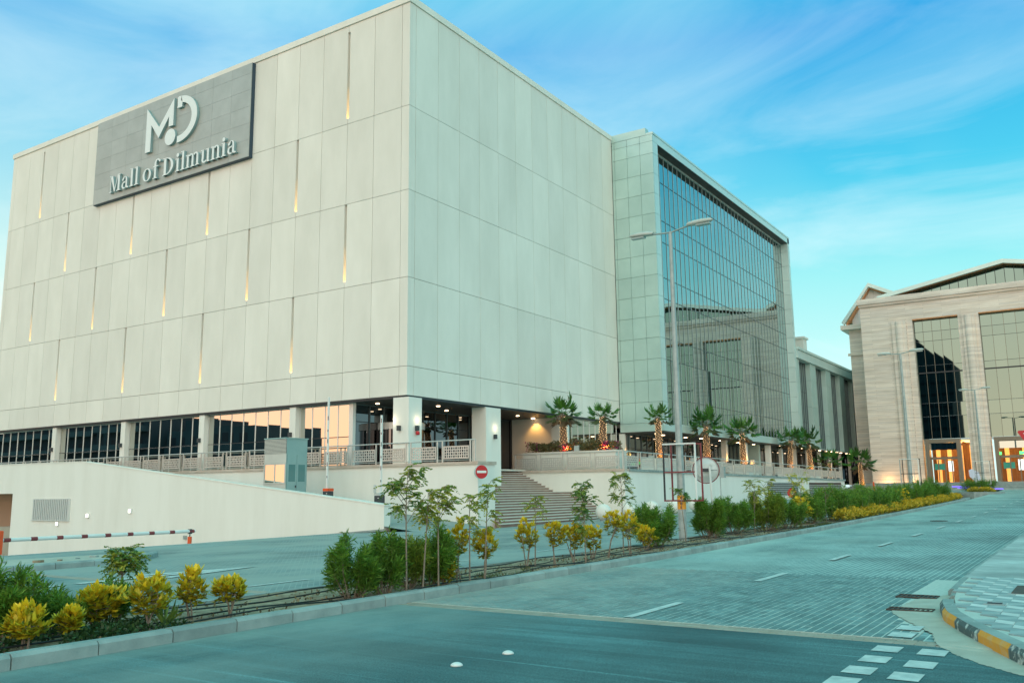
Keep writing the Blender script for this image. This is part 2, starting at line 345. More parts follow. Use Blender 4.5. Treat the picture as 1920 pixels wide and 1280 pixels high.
class MB:
    def __init__(s): s.v = []; s.f = []
    def add(s, v, f):
        n = len(s.v); s.v += [tuple(x) for x in v]; s.f += [tuple(i + n for i in q) for q in f]; return s
    def box(s, x0, x1, y0, y1, z0, z1):
        v = [(x, y, z) for z in (z0, z1) for y in (y0, y1) for x in (x0, x1)]
        return s.add(v, [(0, 2, 3, 1), (4, 5, 7, 6), (0, 1, 5, 4), (2, 6, 7, 3), (0, 4, 6, 2), (1, 3, 7, 5)])
    def bbox(s, x0, x1, y0, y1, z0, z1, b=.01):
        """box with its edges chamfered on the top"""
        v = [(x0, y0, z0), (x1, y0, z0), (x1, y1, z0), (x0, y1, z0), (x0, y0, z1 - b), (x1, y0, z1 - b), (x1, y1, z1 - b), (x0, y1, z1 - b),
             (x0 + b, y0 + b, z1), (x1 - b, y0 + b, z1), (x1 - b, y1 - b, z1), (x0 + b, y1 - b, z1)]
        f = [(3, 2, 1, 0), (8, 9, 10, 11)]
        for i in range(4):
            j = (i + 1) % 4; f += [(i, j, 4 + j, 4 + i), (4 + i, 4 + j, 8 + j, 8 + i)]
        return s.add(v, f)
    def prism(s, poly, z0, z1):
        """vertical prism; z0 / z1 numbers or functions of (x, y)"""
        n = len(poly); g0 = z0 if callable(z0) else (lambda x, y: z0); g1 = z1 if callable(z1) else (lambda x, y: z1)
        v = [(x, y, g0(x, y)) for x, y in poly] + [(x, y, g1(x, y)) for x, y in poly]
        f = [tuple(range(n - 1, -1, -1)), tuple(range(n, 2 * n))] + [(i, (i + 1) % n, n + (i + 1) % n, n + i) for i in range(n)]
        return s.add(v, f)
    def prismy(s, poly, y0, y1):
        """polygon in X-Z pushed along Y"""
        n = len(poly); v = [(x, y0, z) for x, z in poly] + [(x, y1, z) for x, z in poly]
        f = [tuple(range(n)), tuple(range(2 * n - 1, n - 1, -1))] + [(i, n + i, n + (i + 1) % n, (i + 1) % n) for i in range(n)]
        return s.add(v, f)
    def prismx(s, poly, x0, x1):
        n = len(poly); v = [(x0, y, z) for y, z in poly] + [(x1, y, z) for y, z in poly]
        f = [tuple(range(n - 1, -1, -1)), tuple(range(n, 2 * n))] + [(i, (i + 1) % n, n + (i + 1) % n, n + i) for i in range(n)]
        return s.add(v, f)
    def tube(s, p0, p1, r0, r1=None, n=8, cap=True):
        r1 = r0 if r1 is None else r1
        p0, p1 = Vector(p0), Vector(p1); d = (p1 - p0)
        if d.length < 1e-6: return s
        d.normalize(); a = d.orthogonal().normalized(); b = d.cross(a)
        v = []
        for p, r in ((p0, r0), (p1, r1)):
            for i in range(n):
                t = 2 * math.pi * i / n; v.append(p + (a * math.cos(t) + b * math.sin(t)) * r)
        f = [(i, (i + 1) % n, n + (i + 1) % n, n + i) for i in range(n)]
        if cap: f += [tuple(range(n - 1, -1, -1)), tuple(range(n, 2 * n))]
        return s.add(v, f)
    def path(s, pts, r, n=6):
        """one continuous tube through pts; r number or list"""
        pts = [Vector(p) for p in pts]; k = len(pts); rs = r if isinstance(r, (list, tuple)) else [r] * k
        v = []
        for i, p in enumerate(pts):
            d = (pts[min(i + 1, k - 1)] - pts[max(i - 1, 0)]).normalized()
            a = d.cross(Vector((0, 0, 1)))
            if a.length < .1: a = Vector((1, 0, 0)) - d * d.x
            a.normalize(); b = d.cross(a)
            for j in range(n):
                t = 2 * math.pi * j / n; v.append(p + (a * math.cos(t) + b * math.sin(t)) * rs[i])
        f = [(i * n + j, i * n + (j + 1) % n, (i + 1) * n + (j + 1) % n, (i + 1) * n + j) for i in range(k - 1) for j in range(n)]
        f += [tuple(range(n - 1, -1, -1)), tuple(range((k - 1) * n, k * n))]
        return s.add(v, f)
    def lathe(s, prof, c=(0, 0, 0), n=16, cap=True):
        v = []; m = len(prof)
        for r, z in prof:
            for i in range(n):
                t = 2 * math.pi * i / n; v.append((c[0] + r * math.cos(t), c[1] + r * math.sin(t), c[2] + z))
        f = [(k * n + i, k * n + (i + 1) % n, (k + 1) * n + (i + 1) % n, (k + 1) * n + i) for k in range(m - 1) for i in range(n)]
        if cap: f += [tuple(range(n - 1, -1, -1)), tuple(range((m - 1) * n, m * n))]
        return s.add(v, f)
    def build(s, name, m, parent=None, smooth=False, kind=None):
        """world coordinates -> one object (local to its parent)"""
        off = wloc(parent) if parent is not None else Vector((0, 0, 0))
        v = np.array(s.v, float) - np.array(off)
        o = bpy.data.objects.new(name, mk(name, v.tolist(), s.f, m, smooth)); COL.objects.link(o)
        if parent is not None: o.parent = parent
        if kind: o['kind'] = kind
        return o
def struct(o, label=None, cat=None):
    o['kind'] = 'structure'
    if label: o['label'] = label
    if cat: o['category'] = cat
    return o
def Box(name, m, parent, *a): return MB().box(*a).build(name, m, parent)
def lamp(name, parent, loc, energy, color=(1, .6, .25), kind='POINT', radius=.08, rot=None, spot=None):
    l = bpy.data.lights.new(name, kind); l.energy = energy; l.color = color
    if kind in ('POINT', 'SPOT'): l.shadow_soft_size = radius
    if kind == 'SPOT': l.spot_size = R(spot or 80); l.spot_blend = .7
    o = bpy.data.objects.new(name, l); COL.objects.link(o)
    if parent is not None: o.parent = parent; o.location = Vector(loc) - wloc(parent)
    else: o.location = loc
    if rot: o.rotation_euler = rot
    return o

# ------------------------------------------------------------------ ground
PROF = [(-400, -1.65), (20, -1.65), (35, -1.59), (50, -1.46), (63, -1.32), (78, -1.12), (95, -.82), (108, -.50), (500, -.50)]
def gz(y):
    return float(np.interp(y, [p[0] for p in PROF], [p[1] for p in PROF]))
def gl(x, y):
    """ground height left of the median: falls away down the basement ramp"""
    z = gz(y)
    if y < 32.6: z -= .078 * max(0.0, -25.5 - x)
    return z
def grid(name, xs, ys, zf, m, dz=0.0):
    v = [(x, y, zf(x, y) + dz) for y in ys for x in xs]; n = len(xs)
    f = [(j * n + i, j * n + i + 1, (j + 1) * n + i + 1, (j + 1) * n + i) for j in range(len(ys) - 1) for i in range(n - 1)]
    o = bpy.data.objects.new(name, mk(name, v, f, m)); COL.objects.link(o); return o
YB = [-60, 0, 10.45]
YF = [10.45, 20, 35, 50, 63, 78, 95, 108]
def gbase(x, y):
    if -64 < x < -25 and y < 33: return gl(x, y)
    if x <= -64: return -5.0
    return gz(y)
g0 = struct(grid('ground', [-1500, -400, -120, -64, -63.9, -45, -25.5, -10, 5, 40, 300, 1500], [-1500, -300, -60, 0, 10, 20, 32.5, 32.6, 35, 50, 63, 78, 95, 108, 300, 1500], gbase, GROUND, -.45))
asph = struct(grid('asphalt_road', [-62, -45, -25.5, -12, -11.15, -2, 4, 30, 120], YB, gl, ASPH))
pave = struct(grid('paved_road', [-9.0, -5.3, -1.2, 3], [10.75] + YF[1:], lambda x, y: gz(y), PAVE, -.004))
def sz(x, y):
    """the service road falls a little towards the terrace"""
    return gz(y) - .32 * min(1, max(0, (-12 - x) / 13)) * min(1, max(0, (y - 26) / 12)) * min(1, max(0, (84 - y) / 22))
serv = struct(grid('service_road', [-26.2, -19, -12, -11.15], [10.75, 20, 26, 32.0, 35, 38, 50, 62, 73, 84, 95, 108], sz, PAVS, -.004))
ramp = struct(grid('basement_ramp', [-66, -56, -45, -35, -26.2], [10.75, 20, 32.0], gl, PAVS, -.002))
def upz(x): return gz(36) - .24 + .112 * max(0, -26.2 - max(x, -47))
upr = struct(grid('up_ramp', [-90, -47, -40, -33, -28, -26.2], [32.0, 37.75], lambda x, y: upz(x), PAVS, .0))
far = struct(grid('forecourt', [-30, -2, 60], [108, 119], lambda x, y: -.50, PED, .004))
# ------------------------------------------------------------------ main mall block
YL, XR, ZS, ZT = 38.35, -32.32, 5.38, 29.40
FLOOR = 1.42
mall = thing('mall_building', (-36, 44, FLOOR), 'huge windowless mall block clad in pale rectangular panels, nearest the corner', 'building')
JX = [XR] + [-32.92 - 2.213 * k for k in range(21)] + [-77.75]
JY = [YL, 38.94] + [41.12 + 2.205 * k for k in range(11)] + [65.02]
ZR = [ZS, 7.05, 12.24, 17.50, 22.75, ZT]
MB().box(-77.5, XR - .24, YL + .24, 110, ZS + .02, ZT - .1).build('wall', COREM, mall)
slits = {4: [2, 18], 3: [4, 8, 12, 16], 2: [2, 6, 10, 14, 18], 1: [4, 8, 12, 16]}
T, g, hw = .26, .014, .105
for r in range(5):
    z0, z1 = ZR[r] + g, ZR[r + 1] - g
    for c in range(len(JX) - 1):
        xa, xb = JX[c + 1] + g, JX[c] - g          # xa < xb
        if c == 0: xb = XR
        mb = MB()
        la = (c in slits.get(r, [])) ; ra = ((c - 1) in slits.get(r, []))   # slit on this panel's left / right joint (JX[k+1] is joint k)
        if la or ra:
            zs = z0 + .36; ze = z1 if r < 4 else z1 - .42
            mb.box(xa, xb, YL, YL + T, z0, zs)
            mb.box(xa + (hw - g if la else 0), xb - (hw - g if ra else 0), YL, YL + T, zs, ze)
            if r == 4: mb.box(xa, xb, YL, YL + T, ze, z1)
        else:
            mb.box(xa, xb, YL, YL + T, z0, z1)
        mb.build('facade_panel', PANEL, mall)
    for c in range(len(JY) - 1):
        ya, yb = JY[c] + g, JY[c + 1] - g
        if c == 0: ya = YL + T + .004
        MB().box(XR - T, XR - .001, ya, yb, z0, z1).build('facade_panel', PANEL, mall)
for r, ks in slits.items():
    for k in ks:
        x = JX[k + 1]; zs = ZR[r] + g + .36; ze = ZR[r + 1] - g - (.42 if r == 4 else 0)
        s = MB().box(x - hw + .004, x + hw - .004, YL + T - .03, YL + T + .008, zs, ze).build('slit_recess', PANEL, mall)
        sl_ = MB().box(x - hw + .02, x + hw - .02, YL + .06, YL + T - .05, zs + .002, zs + .06)
        for (a_, b_, w_) in ((.07, .55, .10), (.56, 1.0, .06), (1.01, 1.5, .032), (1.51, 2.1, .014)):  # hidden side strips, narrower upward, added to fade the glow up the slit
            sl_.box(x + hw - .016, x + hw - .006, YL + T - .05 - w_, YL + T - .05, zs + a_, zs + b_)
        sl_.build('slit_light', SLITL, s)
cop = MB().box(-77.85, XR + .08, YL - .08, YL + .5, ZT + .005, ZT + .42).box(XR - .42, XR + .08, YL + .5, 65.05, ZT, ZT + .42)
cop.build('parapet_coping', PANEL, mall)
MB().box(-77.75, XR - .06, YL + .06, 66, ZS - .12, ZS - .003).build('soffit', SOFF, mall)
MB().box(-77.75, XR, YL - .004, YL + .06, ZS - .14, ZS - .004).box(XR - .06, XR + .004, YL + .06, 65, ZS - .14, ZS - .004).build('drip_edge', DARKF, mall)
def wall_light(parent, x, y, z, nx, ny):
    MB().box(x - .09, x + .09, y - .09, y + .09, z - .14, z + .14).build('wall_light', CHAR, parent)
# columns under the long face and along the side face
for x in (-68.45, -59.42, -50.57, -41.84):
    c = MB().box(x + .02, x + .56, YL + .05, YL + .40, FLOOR, ZS - .13).build('column', PLASTER, mall)
    wall_light(c, x + .2, YL - .05, 3.55, 0, -1)
c = MB().box(-33.0, -31.86, 37.98, 39.12, FLOOR, ZS - .15).build('column', PLASTER, mall)
wall_light(c, -32.5, 37.88, 3.5, 0, -1); wall_light(c, -31.76, 38.6, 3.5, 1, 0)
MB().lathe([(.10, -.10), (.12, 0), (.10, .09), (.05, .12)], (-31.72, 38.6, 3.22), 10).build('beacon', RED, c, smooth=True)
c = MB().box(-33.35, -32.25, 46.0, 47.66, FLOOR - 3.0, ZS - .13).build('column', PLASTER, mall)
wall_light(c, -32.15, 46.9, 3.4, 1, 0)
c = MB().box(-33.2, -32.25, 55.64, 56.6, FLOOR, ZS - .13).build('column', PLASTER, mall)
wall_light(c, -32.15, 56.3, 3.0, 1, 0)
for (x, y) in ((-33.0, 37.75), (-31.6, 38.7), (-32.0, 47.0)):
    lamp('wall_light_bulb', mall, (x, y, 3.95), 3.5, (1, .8, .55), radius=.05)
# glazed bays along the front
bays = [(-77.7, -68.4), (-67.95, -59.4), (-58.9, -50.55), (-50.05, -41.85), (-41.3, -36.95)]
def glazed_bay(parent, p0, p1, z0, z1, n, mglass, mframe, splits=(.5,), fr=.035, dep=.14, name='window', nrm=None, tilt=.0016):
    """storefront glazing from p0 to p1 (plan points): posts, rails and one pane for each opening"""
    p0, p1 = Vector((*p0, 0)), Vector((*p1, 0)); d = p1 - p0; L = d.length; d.normalize(); q = Vector((-d.y, d.x, 0))
    mx = lambda a, b: None
    w = MB()
    def bar(a0, a1, b0, b1, h0, h1, mb):
        P = [p0 + d * a + q * b for a, b in ((a0, b0), (a1, b0), (a1, b1), (a0, b1))]
        mb.prism([(v.x, v.y) for v in P], h0, h1)
    bar(0, L, -dep / 2, dep / 2, z0, z0 + .07, w); bar(0, L, -dep / 2, dep / 2, z1 - .06, z1, w)
    win = w.build(name, mframe, parent)
    zz = [z0 + .07] + [z0 + (z1 - z0) * s for s in splits] + [z1 - .06]
    for s in splits:
        b = MB(); bar(0, L, -.02, .02, z0 + (z1 - z0) * s - .022, z0 + (z1 - z0) * s + .022, b); b.build('transom', DARKF, win)
    for i in range(n + 1):
        a = min(max(L * i / n, fr), L - fr); b = MB(); bar(a - fr, a + fr, -dep / 2 - .004, dep / 2 + .004, z0 + .07, z1 - .06, b); b.build('mullion', mframe, win)
    for i in range(n):
        a0, a1 = L * i / n + fr, L * (i + 1) / n - fr
        for j in range(len(zz) - 1):
            b = MB(); t = random.uniform(-tilt, tilt); t2 = random.uniform(-tilt, tilt); P = []
            for (a, h, s1, s2) in ((a0, zz[j] + .025, -1, -1), (a1, zz[j] + .025, 1, -1), (a1, zz[j + 1] - .025, 1, 1), (a0, zz[j + 1] - .025, -1, 1)):
                P.append(p0 + d * a + q * (t * s1 + t2 * s2) + Vector((0, 0, h)))
            b.add(P, [(0, 1, 2, 3)]); b.build('pane', mglass, win)
    return win
for a, b in bays:
    glazed_bay(mall, (a, YL + .45), (b, YL + .45), FLOOR, ZS - .13, max(3, round((b - a) / 1.12)), GL_L, ALU, splits=(.48,), fr=.022, dep=.05)
# recessed entrance
MB().box(-37.1, -36.78, YL + .38, YL + .62, FLOOR, ZS - .13).build('corner_post', ALU, mall)
glazed_bay(mall, (-36.95, YL + .7), (-36.95, 50.6), FLOOR, ZS - .13, 9, GL_D, MULL, splits=(.72,), fr=.03)
glazed_bay(mall, (-36.95, 50.7), (-36.95, 56.0), FLOOR, ZS - .13, 3, GL_D, DARKF, splits=(), fr=.09)
aw = MB().box(-36.95, -33.2, 56.0, 56.3, FLOOR, ZS - .13).build('alcove_wall', PLASTER2, mall)
lamp('alcove_spot', mall, (-34.7, 55.55, 5.12), 70, (1, .50, .12), 'SPOT', .05, (R(14), 0, 0), 105)
MB().lathe([(.14, 0), (.14, .05)], (-34.7, 55.55, 5.19), 12).build('downlight', DOWN, mall)
glazed_bay(mall, (-32.6, 56.65), (-32.6, 64.9), FLOOR, ZS - .13, 9, GL_L, ALU, splits=(.5,), fr=.025, dep=.05)
for (x, y) in ((-34.5, 40.2), (-35.6, 42.8), (-34.2, 43.6), (-35.7, 46.4), (-34.3, 49.2), (-35.6, 51.4), (-34.4, 53.0), (-36.0, 40.0)):
    MB().lathe([(.115, 0), (.115, .03)], (x, y, ZS - .16), 12).build('downlight', DOWN, mall)
rd = MB().lathe([(1.5, 2.35), (1.5, 2.75), (1.42, 2.78)], (-36.2, 42.4, FLOOR), 28).build('revolving_door', ALU, mall)
MB().lathe([(1.44, 0), (1.44, 2.35)], (-36.2, 42.4, FLOOR), 28, cap=False).build('drum_glass', GL_D, rd, smooth=True)
MB().box(-52, -33.3, 39.4, 56, FLOOR - .12, FLOOR - .006).build('entrance_floor', STEPM, mall)

# ------------------------------------------------------------------ the sign
sg = thing('mall_sign', (-55.3, YL, 22.45), 'grey sign board with white lettering and monogram high on the pale wall', 'sign')
bx0, bx1, bz0, bz1 = -64.35, -46.15, 22.47, 29.32
MB().box(bx0, bx1, YL - .30, YL - .01, bz0, bz1).build('board', SIGNE, sg)
zb = [bz0 + .03]
while zb[-1] < bz1 - .5: zb.append(min(bz1 - .03, zb[-1] + 1.21))
zb[-1] = bz1 - .03
nx = 9
for j in range(len(zb) - 1):
    for i in range(nx):
        o = (.5 if j % 2 else 0); 
        xa = bx0 + (bx1 - bx0) * i / nx; xb = bx0 + (bx1 - bx0) * (i + 1) / nx
        MB().box(xa + .006, xb - .006, YL - .35, YL - .301, zb[j] + .006, zb[j + 1] - .006).build('board_tile', SIGNB, sg)
YF0 = YL - .36
class Glyph:
    """white raised letter face with darker returns; every stroke gets its own depth step so that no faces coincide"""
    def __init__(s): s.face = MB(); s.side = MB(); s.k = 0
    def poly(s, P):
        s.k += 1; d = .20 + .004 * s.k
        n = len(P); y1 = YF0 - d
        s.face.add([(x, y1, z) for x, z in P], [tuple(range(n))])
        s.side.add([(x, YF0, z) for x, z in P] + [(x, y1 + .002, z) for x, z in P], [(i, (i + 1) % n, n + (i + 1) % n, n + i) for i in range(n)])
        return s
    def rect(s, x0, x1, z0, z1): return s.poly([(x0, z0), (x1, z0), (x1, z1), (x0, z1)])
    def arc(s, cx, cz, ro, ri, a0, a1, n=18, sx=1.0, sxi=None, dx=0.0, szo=1.0, szi=None):
        """ring sector, outer and inner ellipses may differ (thick and thin strokes)"""
        sxi = sx if sxi is None else sxi; szi = szo if szi is None else szi
        an = [a0 + (a1 - a0) * i / n for i in range(n + 1)]
        o = [(cx + ro * sx * math.cos(R(a)), cz + ro * szo * math.sin(R(a))) for a in an]
        i_ = [(cx + dx + ri * sxi * math.cos(R(a)), cz + ri * szi * math.sin(R(a))) for a in an]
        for k in range(n):
            s.poly([o[k], o[k + 1], i_[k + 1], i_[k]]); s.k -= 1
        s.k += 1
        return s
    def disc(s, cx, cz, r, n=20, sx=1.0): return s.poly([(cx + r * sx * math.cos(2 * math.pi * i / n), cz + r * math.sin(2 * math.pi * i / n)) for i in range(n)])
    def done(s, name, parent):
        f = s.face.build(name, LETTER, parent); s.side.build('letter_return', LETTERS, f); return f
B0, XH, CH = 22.95, 23.93, 24.27
def serif(gph, x, z, w, dz=.07): gph.rect(x - w / 2, x + w / 2, z, z + dz)
def L_M(x):
    q = Glyph(); q.rect(x + .14, x + .20, B0, CH); q.rect(x + 1.06, x + 1.30, B0, CH)
    q.poly([(x + .13, CH), (x + .40, CH), (x + .76, B0 + .02), (x + .62, B0 + .02)]); q.poly([(x + .64, B0 + .03), (x + .72, B0 + .03), (x + 1.10, CH), (x + 1.02, CH)])
    serif(q, x + .17, B0, .32); serif(q, x + 1.18, B0, .46); serif(q, x + .14, CH - .07, .24); serif(q, x + 1.24, CH - .07, .28); return q
def L_a(x):
    q = Glyph(); q.rect(x + .50, x + .70, B0 + .06, XH - .28); q.arc(x + .40, XH - .30, .30, .20, 0, 165, 12, sx=1.0, sxi=.55, dx=.0, szo=1.0, szi=1.25)
    q.disc(x + .16, XH - .24, .10, 12); q.arc(x + .34, B0 + .27, .31, .20, 60, 300, 14, sx=1.0, sxi=.8, dx=.03, szo=.92, szi=.95); q.poly([(x + .40, B0 + .50), (x + .40, B0 + .57), (x + .56, B0 + .64), (x + .56, B0 + .56)])
    q.poly([(x + .62, B0 + .1), (x + .70, B0), (x + .90, B0), (x + .92, B0 + .06), (x + .78, B0 + .12), (x + .70, B0 + .2)]); return q
def L_l(x):
    q = Glyph(); q.rect(x + .14, x + .36, B0, CH + .10); serif(q, x + .25, B0, .48); serif(q, x + .13, CH + .03, .22); return q
def L_i(x):
    q = Glyph(); q.rect(x + .14, x + .36, B0, XH); serif(q, x + .25, B0, .48); serif(q, x + .13, XH - .07, .22); q.disc(x + .25, XH + .25, .15); return q
def L_o(x):
    q = Glyph(); q.arc(x + .50, B0 + .49, .50, .44, 0, 360, 32, sx=1.0, sxi=.62, szo=1.0, szi=.98); return q
def L_f(x):
    q = Glyph(); q.rect(x + .16, x + .38, B0, CH - .15); q.arc(x + .52, CH - .18, .36, .26, 40, 180, 12, sx=1.0, sxi=.55); q.disc(x + .78, CH - .02, .10, 12)
    q.rect(x + .0, x + .64, XH - .09, XH - .01); serif(q, x + .27, B0, .5); return q
def L_D(x):
    q = Glyph(); q.rect(x + .14, x + .40, B0, CH); serif(q, x + .2, B0, .4, .06); serif(q, x + .2, CH - .06, .4, .06)
    zc_ = (B0 + CH) / 2; h = (CH - B0) / 2; q.arc(x + .40, zc_, h, h - .07, -90, 90, 22, sx=1.28, sxi=.98); return q
def L_n(x, last=True, q=None):
    q = q or Glyph(); q.rect(x + .12, x + .33, B0, XH); serif(q, x + .22, B0, .42); serif(q, x + .11, XH - .07, .22)
    q.rect(x + .68, x + .89, B0, XH - .22); q.arc(x + .59, XH - .27, .30, .22, 0, 150, 12, sx=1.0, sxi=.5, szo=1.0, szi=.9); serif(q, x + .79, B0, .42); return q
def L_m(x):
    q = L_n(x); q.rect(x + 1.22, x + 1.43, B0, XH - .22); q.arc(x + 1.13, XH - .27, .30, .22, 0, 150, 12, sx=1.0, sxi=.5, szo=1.0, szi=.9); serif(q, x + 1.33, B0, .42); return q
def L_u(x):
    q = Glyph(); q.rect(x + .12, x + .33, B0 + .24, XH); q.rect(x + .68, x + .89, B0, XH); serif(q, x + .16, XH - .07, .3); serif(q, x + .72, XH - .07, .3); serif(q, x + .84, B0, .3)
    q.arc(x + .42, B0 + .27, .30, .22, 180, 330, 12, sx=1.0, sxi=.5, szo=1.0, szi=.9); return q
for fn, x in ((L_M, -61.88), (L_a, -60.32), (L_l, -59.30), (L_l, -58.70), (L_o, -57.68), (L_f, -56.45), (L_D, -55.28), (L_i, -53.80), (L_l, -53.20), (L_m, -52.62), (L_u, -50.95), (L_n, -49.85), (L_i, -48.75), (L_a, -48.10)):
    fn(x).done('letter', sg)
q = Glyph()                                                        # monogram: M stroke, dot and open D
q.poly([(-57.58, 25.22), (-56.95, 25.22), (-56.95, 27.45), (-57.58, 28.72)]); q.poly([(-57.58, 28.72), (-55.98, 26.92), (-55.98, 26.05), (-57.0, 27.35)])
q.poly([(-55.98, 26.05), (-55.98, 26.92), (-54.32, 28.78), (-54.82, 27.50)]); q.poly([(-54.84, 26.66), (-54.30, 26.66), (-54.30, 28.78), (-54.84, 28.15)])
q.done('logo_stroke', sg)
q = Glyph(); q.disc(-54.62, 25.82, .62, 28); q.done('logo_dot', sg)
q = Glyph(); q.arc(-53.72, 26.95, 2.12, 1.50, -92, 90, 30, sx=1.0, sxi=1.0, szo=.84, szi=.86); q.poly([(-53.90, 27.86), (-53.36, 27.86), (-53.36, 28.30), (-53.90, 28.73)]); q.poly([(-53.9, 28.73), (-53.36, 28.26), (-53.5, 28.26), (-53.5, 28.73)])
q.done('logo_curve', sg)

# ------------------------------------------------------------------ glass tower
XT, Y0T, Y1T, ZB = -28.5, 65.0, 103.8, 4.52
tw = thing('glass_tower', (-30, 84, FLOOR), 'tall mirrored glass office block framed in pale metal beside the panelled block', 'building')
MB().box(-60, XT - 1.9, Y0T + .3, Y1T - .2, ZB + .4, 29.0).build('wall', COREM, tw)
rows = [5.2, 6.85]
while rows[-1] < 27.5: rows.append(rows[-1] + 1.72)
rows[-1] = 28.55; rows.append(29.15)
cols = [-32.28, -32.05, -30.87, -29.68, XT]
for j in range(len(rows) - 1):
    for i in range(4):
        MB().box(cols[i] + .012, cols[i + 1] - (.012 if i < 3 else .0), Y0T, Y0T + .12, rows[j] + .012, rows[j + 1] - .012).build('side_panel', METALP, tw)
        if i == 3: MB().box(XT - .10, XT + .002, Y0T + .122, Y0T + 1.0, rows[j] + .012, rows[j + 1] - .012).build('side_panel', METALB, tw)
MB().box(-32.28, XT, Y0T, Y0T + .12, ZB, 5.19).build('band', METALP, tw)
MB().box(-32.3, -29.1, Y0T - .02, Y0T + .6, 29.16, 29.80).build('parapet', METALP, tw)
MB().box(-60, XT + .04, Y0T + .02, Y1T, 29.17, 29.35).build('parapet_coping', METALB, tw)
Yg0, Yg1, zg0, zg1, XG = Y0T + 1.0, Y1T - .64, 5.22, 28.55, XT - .85
MB().box(XT - 1.2, XT, Y0T + 1.0, Y1T, zg1, 29.16).build('frame_head', METALB, tw)
MB().box(XT - 1.2, XT - .02, Yg0, Y1T - .1, zg1 - .05, zg1 - .002).build('head_soffit', SOFF, tw)
for j in range(len(rows) - 1):
    MB().box(XT - 1.2, XT, Y1T - .62, Y1T, rows[j] + .012, rows[j + 1] - .012).build('jamb_panel', METALB, tw)
MB().box(XT - 1.2, XT + .05, Y0T + .13, Y1T, ZB, 5.19).build('sill_band', METALB, tw)
MB().box(XT - 1.3, XT - .75, Yg0 - .05, Yg0, zg0, zg1).build('reveal', METALP, tw)
NC = 37; dy = (Yg1 - Yg0) / NC
zrows = [zg0, 10.6, 15.8, 20.7, 26.0, zg1 - .1]
for i in range(NC):
    for j in range(5):
        y0, y1, z0, z1 = Yg0 + i * dy + .02, Yg0 + (i + 1) * dy - .02, zrows[j] + .02, zrows[j + 1] - .02
        a, b = random.uniform(-.0022, .0022), random.uniform(-.002, .002)
        MB().add([(XG - a - b, y0, z0), (XG + a - b, y1, z0), (XG + a + b, y1, z1), (XG - a + b, y0, z1)], [(0, 1, 2, 3)]).build('pane', GL_T, tw)
mme = mk('mullion', *(lambda m: (m.v, m.f))(MB().box(-.06, .03, -.018, .018, zg0, zg1 - .05)), MULL)
mme2 = mk('mullion_cap', *(lambda m: (m.v, m.f))(MB().box(.031, .040, -.020, .020, zg0, zg1 - .05)), ALU)
for i in range(NC + 1):
    o = inst('mullion', mme, tw, (XG, Yg0 + i * dy, 0)); inst('mullion_cap', mme2, o, (XG, Yg0 + i * dy, 0))
for z in (7.4, 10.6, 12.4, 15.8, 17.6, 20.7, 22.6, 26.0):
    MB().box(XG - .02, XG + .03, Yg0, Yg1, z - .025, z + .025).build('transom', MULL, tw)
MB().box(XG - .05, XG + .09, Yg0, Yg1, zg1 - .16, zg1 - .06).build('head_rail', ALU, tw)
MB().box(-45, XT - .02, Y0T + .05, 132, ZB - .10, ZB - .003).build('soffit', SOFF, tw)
glazed_bay(tw, (-31.7, Y0T + .4), (-31.7, 92), FLOOR, ZB - .1, 24, GL_D, MULL, splits=(.62,), fr=.025)
glazed_bay(tw, (-33.5, Y0T + .35), (-31.8, Y0T + .35), FLOOR, ZB - .1, 2, GL_D, MULL, splits=(.62,), fr=.025)
for (x, y) in ((-32.2, 65.3), (-29.3, 80.6), (-29.3, 86.2)):
    c = MB().box(x - .24, x + .24, y - .24, y + .24, FLOOR - .3, ZB - .1).build('column', PLASTER2, tw)
    MB().box(x + .25, x + .37, y - .1, y + .1, 2.1, 2.45).build('wall_light', CHAR, c)
    lamp('column_light', tw, (x + .48, y - .25, 2.75), 14, (1, .48, .12), radius=.06)
for i in range(11):
    MB().lathe([(.15, 0), (.15, .03)], (-29.7 - .5 * (i % 2), 66.3 + 2.4 * i, ZB - .14), 10).build('downlight', DOWN, tw)
MB().box(-34, -29.6, 91.5, 92.0, FLOOR - .3, ZB - .1).build('end_wall', METALP, tw)
MB().box(-29.3, -28.8, 92.6, 93.1, FLOOR - .4, ZB - .1).build('column', PLASTER, tw)

# ------------------------------------------------------------------ finned wing
wg = thing('finned_wing', (-30, 118, 0.6), 'lower metal wing with tall recessed windows between fins beyond the glass tower', 'building')
YW0, YW1, ZWT = 103.85, 133.0, 16.2
MB().box(-60, -30.4, YW0, YW1, 4.6, ZWT - .3).build('wall', COREM, wg)
nb = 4; bw = (YW1 - YW0) / nb
for i in range(nb + 1):
    y = YW0 + bw * i
    ya, yb = (y - 1.25, y + 1.25)
    ya, yb = max(ya, YW0), min(yb, YW1)
    for z0, z1 in ((4.6, 6.4), (6.42, 9.6), (9.62, 12.8), (12.82, 14.9)):
        MB().box(-29.5, -28.6 + (.0 if i else .0), ya, (ya + yb) / 2 - .012, z0, z1).build('fin_panel', METALP, wg)
        MB().box(-29.5, -28.6, (ya + yb) / 2 + .012, yb, z0, z1).build('fin_panel', METALP, wg)
MB().box(-30.4, -28.35, YW0, YW1, 14.92, 15.9).build('lintel', METALB, wg)
MB().box(-31, -28.2, YW0, YW1 + .05, 15.92, ZWT).build('parapet_coping', METALB, wg)
MB().box(-30.4, -28.35, YW0, YW1, 4.42, 4.58).build('sill_band', METALB, wg)
for i in range(nb):
    ya, yb = YW0 + bw * i + 1.25, YW0 + bw * (i + 1) - 1.25
    glazed_bay(wg, (-29.25, ya), (-29.25, yb), 4.62, 14.9, 6, GL_W, MULL, splits=(.3, .65), fr=.03)
glazed_bay(wg, (-31.2, 94), (-31.2, 131), .8, 4.3, 26, GL_D, BRONZE, splits=(.6,), fr=.03)
